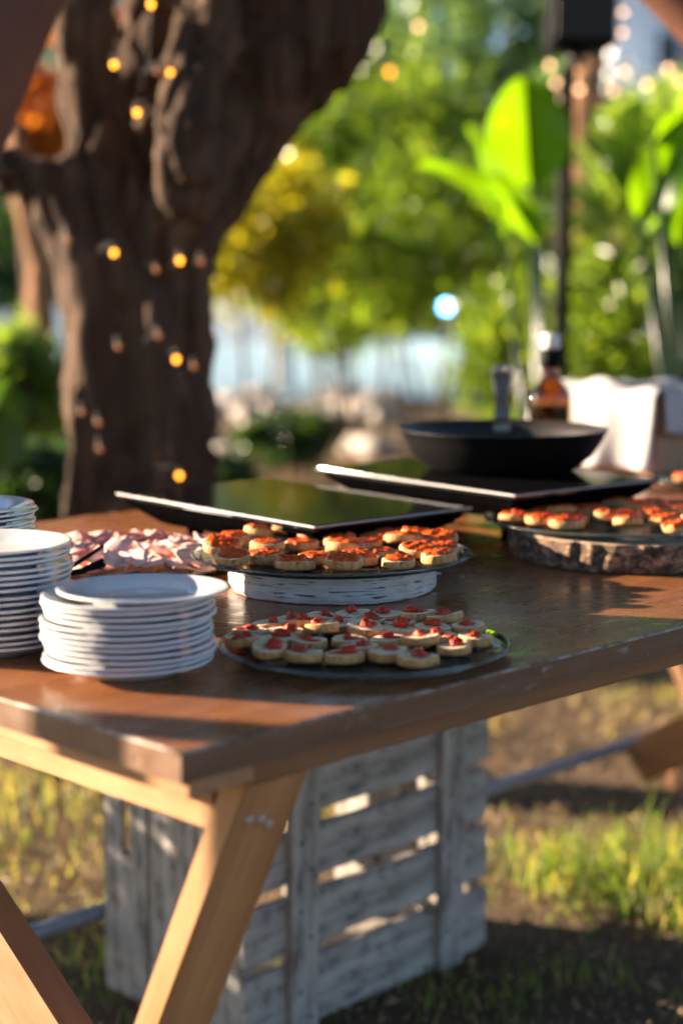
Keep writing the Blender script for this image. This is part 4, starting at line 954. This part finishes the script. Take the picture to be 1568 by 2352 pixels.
def dollop_mesh(seed):
    rng = random.Random(seed); bm = bmesh.new(); bmesh.ops.create_icosphere(bm, subdivisions=3, radius=1); pk = (rng.uniform(-.5, .5), rng.uniform(-.4, .4)); tall = rng.uniform(.65, .95)
    for v in bm.verts:
        c = v.co.copy(); f = 1 + .45 * mnoise.noise(c * 1.5 + Vector((seed * 3, 0, 0))) + .28 * mnoise.noise(c * 3.4 + Vector((0, seed, 0))) + .10 * mnoise.noise(c * 8 + Vector((0, seed, 3)))
        z = c.z; v.co = Vector((c.x * 1.15, c.y * .9, c.z * .8 * tall)) * f
        if z > .55: v.co += Vector((pk[0], pk[1], .5)) * (z - .55) * .8 * tall
        if v.co.z < -.25: v.co.z = -.25 + (v.co.z + .25) * .1
        v.co *= .0082; v.co.z += .0018
    return bm_to(bm, 'dollop', 'red_paste', True)
def smear_mesh(seed, rx, ry, mat, hgt, rag=.25, bumpy=1.0, name='spread'):
    """ragged layer of spread with lumps"""
    n, m = 40, 9; V = [(0, 0, hgt)]; Fc = []; rng = random.Random(seed); o = Vector((seed * 2.7, seed * 1.3, 0))
    for q in range(1, m + 1):
        s = q / m
        for k in range(n):
            a = 2 * math.pi * k / n; r = 1 + rag * mnoise.noise(Vector((math.cos(a) * 2.2, math.sin(a) * 2.2, 0)) + o) + rag * .5 * mnoise.noise(Vector((math.cos(a) * 7, math.sin(a) * 7, 0)) + o)
            x, y = rx * s * r * math.cos(a), ry * s * r * math.sin(a)
            edge = max(0.0, 1 - s ** 6); z = hgt * (edge ** .5) * (.75 + .45 * mnoise.noise(Vector((x * 120, y * 120, 0)) + o) + .35 * mnoise.noise(Vector((x * 330, y * 330, 1)) + o)) * bumpy + (0 if q < m else -.001)
            V.append((x, y, z))
    for k in range(n): Fc.append((0, 1 + k, 1 + (k + 1) % n))
    for q in range(m - 1):
        for k in range(n): j = (k + 1) % n; Fc.append((1 + q * n + k, 1 + (q + 1) * n + k, 1 + (q + 1) * n + j, 1 + q * n + j))
    return mesh(name, V, Fc, mat, None, True)
NS = 6; SH = .0088
SL = [slice_mesh(s, .0172 + .0013 * (s % 3), .0152 + .0011 * ((s * 2) % 3), SH * (.9 + .06 * (s % 4))) for s in range(NS)]
SLH = [SH * (.9 + .06 * (s % 4)) for s in range(NS)]
DOL = [dollop_mesh(s) for s in range(6)]
SMR = [smear_mesh(s + 20, .0085 + .001 * (s % 3), .0048, 'red_paste', .0022, .5) for s in range(4)]
SPR = [smear_mesh(s, .0158 + .0012 * (s % 3), .0139 + .0010 * ((s * 2) % 3), 'orange_spread', .0042, .22, 1.0) for s in range(NS)]
def relax(P, dmin, c, R, it=60):
    P = [Vector((p.x, p.y)) for p in P]; cc = Vector((c.x, c.y))
    for _ in range(it):
        for i in range(len(P)):
            for j in range(i):
                d = P[i] - P[j]; L = d.length
                if L < dmin and L > 1e-6: d *= (dmin - L) / L * .5; P[i] += d; P[j] -= d
        for i in range(len(P)):
            d = P[i] - cc
            if d.length > R: P[i] = cc + d.normalized() * R
    return P
def canapes(pts, c, R, z, style, where, seed, dmin=.0345, zoom=None):
    rng = random.Random(seed); W = [onz(x, y, z + SH) for x, y in pts]; P = relax(W, dmin, c, R - .022)
    # rows from the front for the labels
    order = sorted(range(len(P)), key=lambda i: P[i].y); nrow = max(1, round(len(P) / 5)); per = math.ceil(len(P) / nrow); names = {}
    for r in range(nrow):
        row = sorted(order[r * per:(r + 1) * per], key=lambda i: P[i].x)
        for q, i in enumerate(row): names[i] = (r, q, len(row))
    for i, p in enumerate(P):
        r, q, n = names[i]; rw = 'front row' if r == 0 else ('back row' if r == nrow - 1 else nth(r + 1) + ' row from front')
        k = rng.randrange(NS); what = 'bread slice with red dollop' if style == 'dollop' else 'bread slice with orange spread'
        root = thing('canape', f'{what}, {nth(q + 1)} from left in {rw}, {where}', 'canape', (p.x, p.y, z), rng.choice((0, math.pi)) + rng.uniform(-.5, .5), 'canapes on the ' + where)
        tx, ty = rng.uniform(-.06, .06), rng.uniform(-.06, .06)
        if rng.random() < .22: tx += rng.choice((-.24, .14, -.16)); ty += rng.uniform(-.12, .12); root.location.z += .003
        root.rotation_euler[0] = tx; root.rotation_euler[1] = ty; root.location.z += .0012 + .5 * .034 * (abs(tx) + abs(ty)) * .5
        if style != 'dollop': q_ = rng.uniform(1.10, 1.26); root.scale = (q_, q_, 1.15)
        link('bread_slice', SL[k], root); h = SLH[k]
        if style == 'dollop':
            d = link('dollop', DOL[rng.randrange(6)], root, (rng.uniform(-.006, .006), rng.uniform(-.004, .005), h + .0010), (0, 0, rng.random() * 6)); s = rng.uniform(.66, .95); d.scale = (s * rng.uniform(.85, 1.25), s * rng.uniform(.8, 1.1), s * rng.uniform(.65, 1.05))
            if rng.random() < .55: link('smear', SMR[rng.randrange(4)], root, (rng.uniform(-.009, .009), rng.uniform(-.004, .004), h - .0002), (0, 0, rng.uniform(-.6, .6)))
        else:
            s = link('spread', SPR[k], root, (rng.uniform(-.001, .001), rng.uniform(-.001, .001), h - .0005), (0, 0, rng.uniform(-.12, .12))); s.scale = (1, 1, rng.uniform(.9, 1.5))
            if rng.random() < .35: b = link('lump', DOL[rng.randrange(6)], root, (rng.uniform(-.010, .010), rng.uniform(-.004, .008), h + .0012), (0, 0, rng.random() * 6)); b.scale = (.75, .6, .5); b.data = b.data
S_ = 1568 / 1707
def fz(ox, oy, s, L): return [((ox + s * x) * S_, (oy + s * y) * S_) for x, y in L]
Z_A = .2551
front = fz(520, 1480, Z_A, [(390, 215), (840, 125), (750, 185), (1330, 130), (280, 310), (230, 400), (985, 305), (1370, 290), (680, 370), (1125, 385), (600, 450), (990, 490), (370, 520), (590, 575), (950, 600), (1400, 470), (1370, 600)]) + \
        fz(900, 1480, Z_A, [(185, 190), (560, 135), (610, 240), (700, 340), (960, 300), (400, 350), (120, 370), (310, 470), (620, 490), (900, 530), (1120, 450), (240, 580), (510, 630), (30, 250), (760, 440), (430, 240), (40, 560)])
canapes(front, c_front, R1 - .002, Z1 + .0045, 'dollop', 'front platter', 6, .0345)
Z_B = .236
mid = fz(470, 1280, Z_B, [(410, 270), (355, 390), (420, 510), (740, 230), (970, 170), (850, 350), (770, 470), (1200, 330), (1130, 530), (1330, 470), (1440, 150)]) + \
      fz(820, 1280, Z_B, [(380, 170), (800, 190), (1010, 230), (150, 290), (460, 310), (840, 320), (1280, 300), (200, 410), (620, 430), (1170, 380), (180, 540), (740, 520), (1180, 470), (610, 240), (-120, 240), (330, 480), (960, 420)])
canapes(mid, c_birch, R2 - .004, Z2 + .0045, 'spread', 'middle platter', 9, .0435)
Z_C = .3297
right = fz(1190, 1200, Z_C, [(165, 195), (400, 180), (690, 165), (1030, 165), (1390, 190), (340, 270), (430, 225), (600, 245), (510, 285), (670, 315), (860, 225), (800, 285), (930, 285), (1220, 215), (1090, 270), (1350, 250), (1150, 330), (1440, 300), (1520, 210), (1545, 350), (1680, 280), (1700, 200), (1820, 240), (1750, 340), (1900, 180)])
canapes(right, c_p3, R3 - .004, Z3 + .0045, 'spread', 'right platter', 12, .0435)

# ------------------------------------------------------------------ ham
def ham_mesh(seed, L, W, T):
    rng = random.Random(seed); n, m = 8, 3; V = []; Fc = []; fm = []; cur = rng.uniform(-7, 12); tw = rng.uniform(-.3, .3); wv = rng.uniform(.001, .003); ph = rng.random() * 6
    for side in (0, 1):
        for i in range(n + 1):
            for j in range(m + 1):
                x = L * (i / n - .5); y = W * (j / m - .5) * (1 + .12 * math.sin(i * 1.1 + ph)); z = cur * x * x + wv * math.sin(i * .9 + ph) + tw * x * y * 12
                V.append((x, y, z + side * T))
    k = (n + 1) * (m + 1)
    def id(s, i, j): return s * k + i * (m + 1) + j
    for i in range(n):
        for j in range(m):
            Fc.append((id(1, i, j), id(1, i + 1, j), id(1, i + 1, j + 1), id(1, i, j + 1))); fm.append(0); Fc.append((id(0, i, j + 1), id(0, i + 1, j + 1), id(0, i + 1, j), id(0, i, j))); fm.append(0)
        Fc.append((id(0, i, 0), id(0, i + 1, 0), id(1, i + 1, 0), id(1, i, 0))); fm.append(1); Fc.append((id(1, i, m), id(1, i + 1, m), id(0, i + 1, m), id(0, i, m))); fm.append(2)
    for j in range(m):
        Fc.append((id(0, 0, j + 1), id(0, 0, j), id(1, 0, j), id(1, 0, j + 1))); fm.append(2); Fc.append((id(0, n, j), id(0, n, j + 1), id(1, n, j + 1), id(1, n, j))); fm.append(2)
    return mesh('ham_slice', V, Fc, ['ham', 'ham_rind', 'ham_dark'], fm, [True if f == 0 else False for f in fm])
HAM = [ham_mesh(s, (.052, .060, .044, .066, .048, .056)[s % 6], (.028, .034, .032, .030, .024, .036)[s % 6], (.0018, .0020, .0022, .0018, (.0018 if s < 6 else .007), .0018)[s % 6]) for s in range(12)]
rng_ = random.Random(21)
for ring, (r, n, z0, tilt) in enumerate(((.108, 24, .0085, .10), (.075, 16, .0085, .10), (.040, 8, .0085, .10), (.112, 26, .0125, .28), (.088, 22, .0150, .30), (.063, 16, .0175, .30), (.038, 10, .0195, .30), (.014, 4, .0205, .25), (.100, 11, .0170, .55), (.060, 9, .0215, .55))):
    for k in range(n):
        a = 2 * math.pi * (k + rng_.random() * .8) / n + ring * .3; rr = r + rng_.uniform(-.009, .009)
        o = link('ham_slice', HAM[rng_.randrange(12)], None, (c_ham.x + rr * math.cos(a), c_ham.y + rr * math.sin(a), Z4 + z0 + rng_.uniform(-.002, .005)))
        o.rotation_euler = (rng_.uniform(.6, 1.1) * tilt, rng_.uniform(-.35, .35) * tilt, a + math.pi / 2 + (rng_.uniform(-.35, .35) if rng_.random() < .8 else 1.2))
        qd = ('right', 'back', 'left', 'front')[int(((a + .785) % 6.2832) / 1.5708) % 4]
        tag(o, f'pink ham slice with orange rind, {"outer" if rr > .085 else "inner"} {qd} part of the ham platter', 'ham slice', 'ham slices on the platter')
# dark serving tongs between plates and ham
p = onz(178, 1318, TZ + .012); root = thing('serving_tongs', 'black serving tongs between the plate stack and the ham', 'tongs', p, rad(38))
link('arm', tube([(-.05, .004, .002), (0, .006, .010), (.038, .003, .030)], [.003, .003, .0022], 8, 'arm', 'speaker_black'), root)
link('arm', tube([(-.05, -.004, .002), (0, -.009, .004), (.030, -.010, .012)], [.003, .004, .006], 8, 'arm', 'speaker_black'), root)
link('hinge', sphere(.006, 'hinge', 'speaker_black', 2), root, (-.05, 0, .004))
# plate of bread at the right edge
p = onz(1602, 1094, TZ + .012); platter('small glass plate at the right edge beside the wooden box', Vector((p.x, p.y, 0)), TZ + .001, .088, 'small glass plates')
for i, (dx, dy) in enumerate(((-.03, -.02), (.028, -.028), (.0, .03))):
    root = thing('bread_slice', ('left', 'right', 'rear')[i] + ' dark bread slice on the small plate at the right edge', 'bread', (p.x + dx, p.y + dy, TZ + .007), .4 * i, 'bread on the small plate')
    link('bread', SL[i], root); s = link('topping', SPR[i], root, (0, 0, SLH[i] - .0005)); s.scale = (1, 1, 1.6)
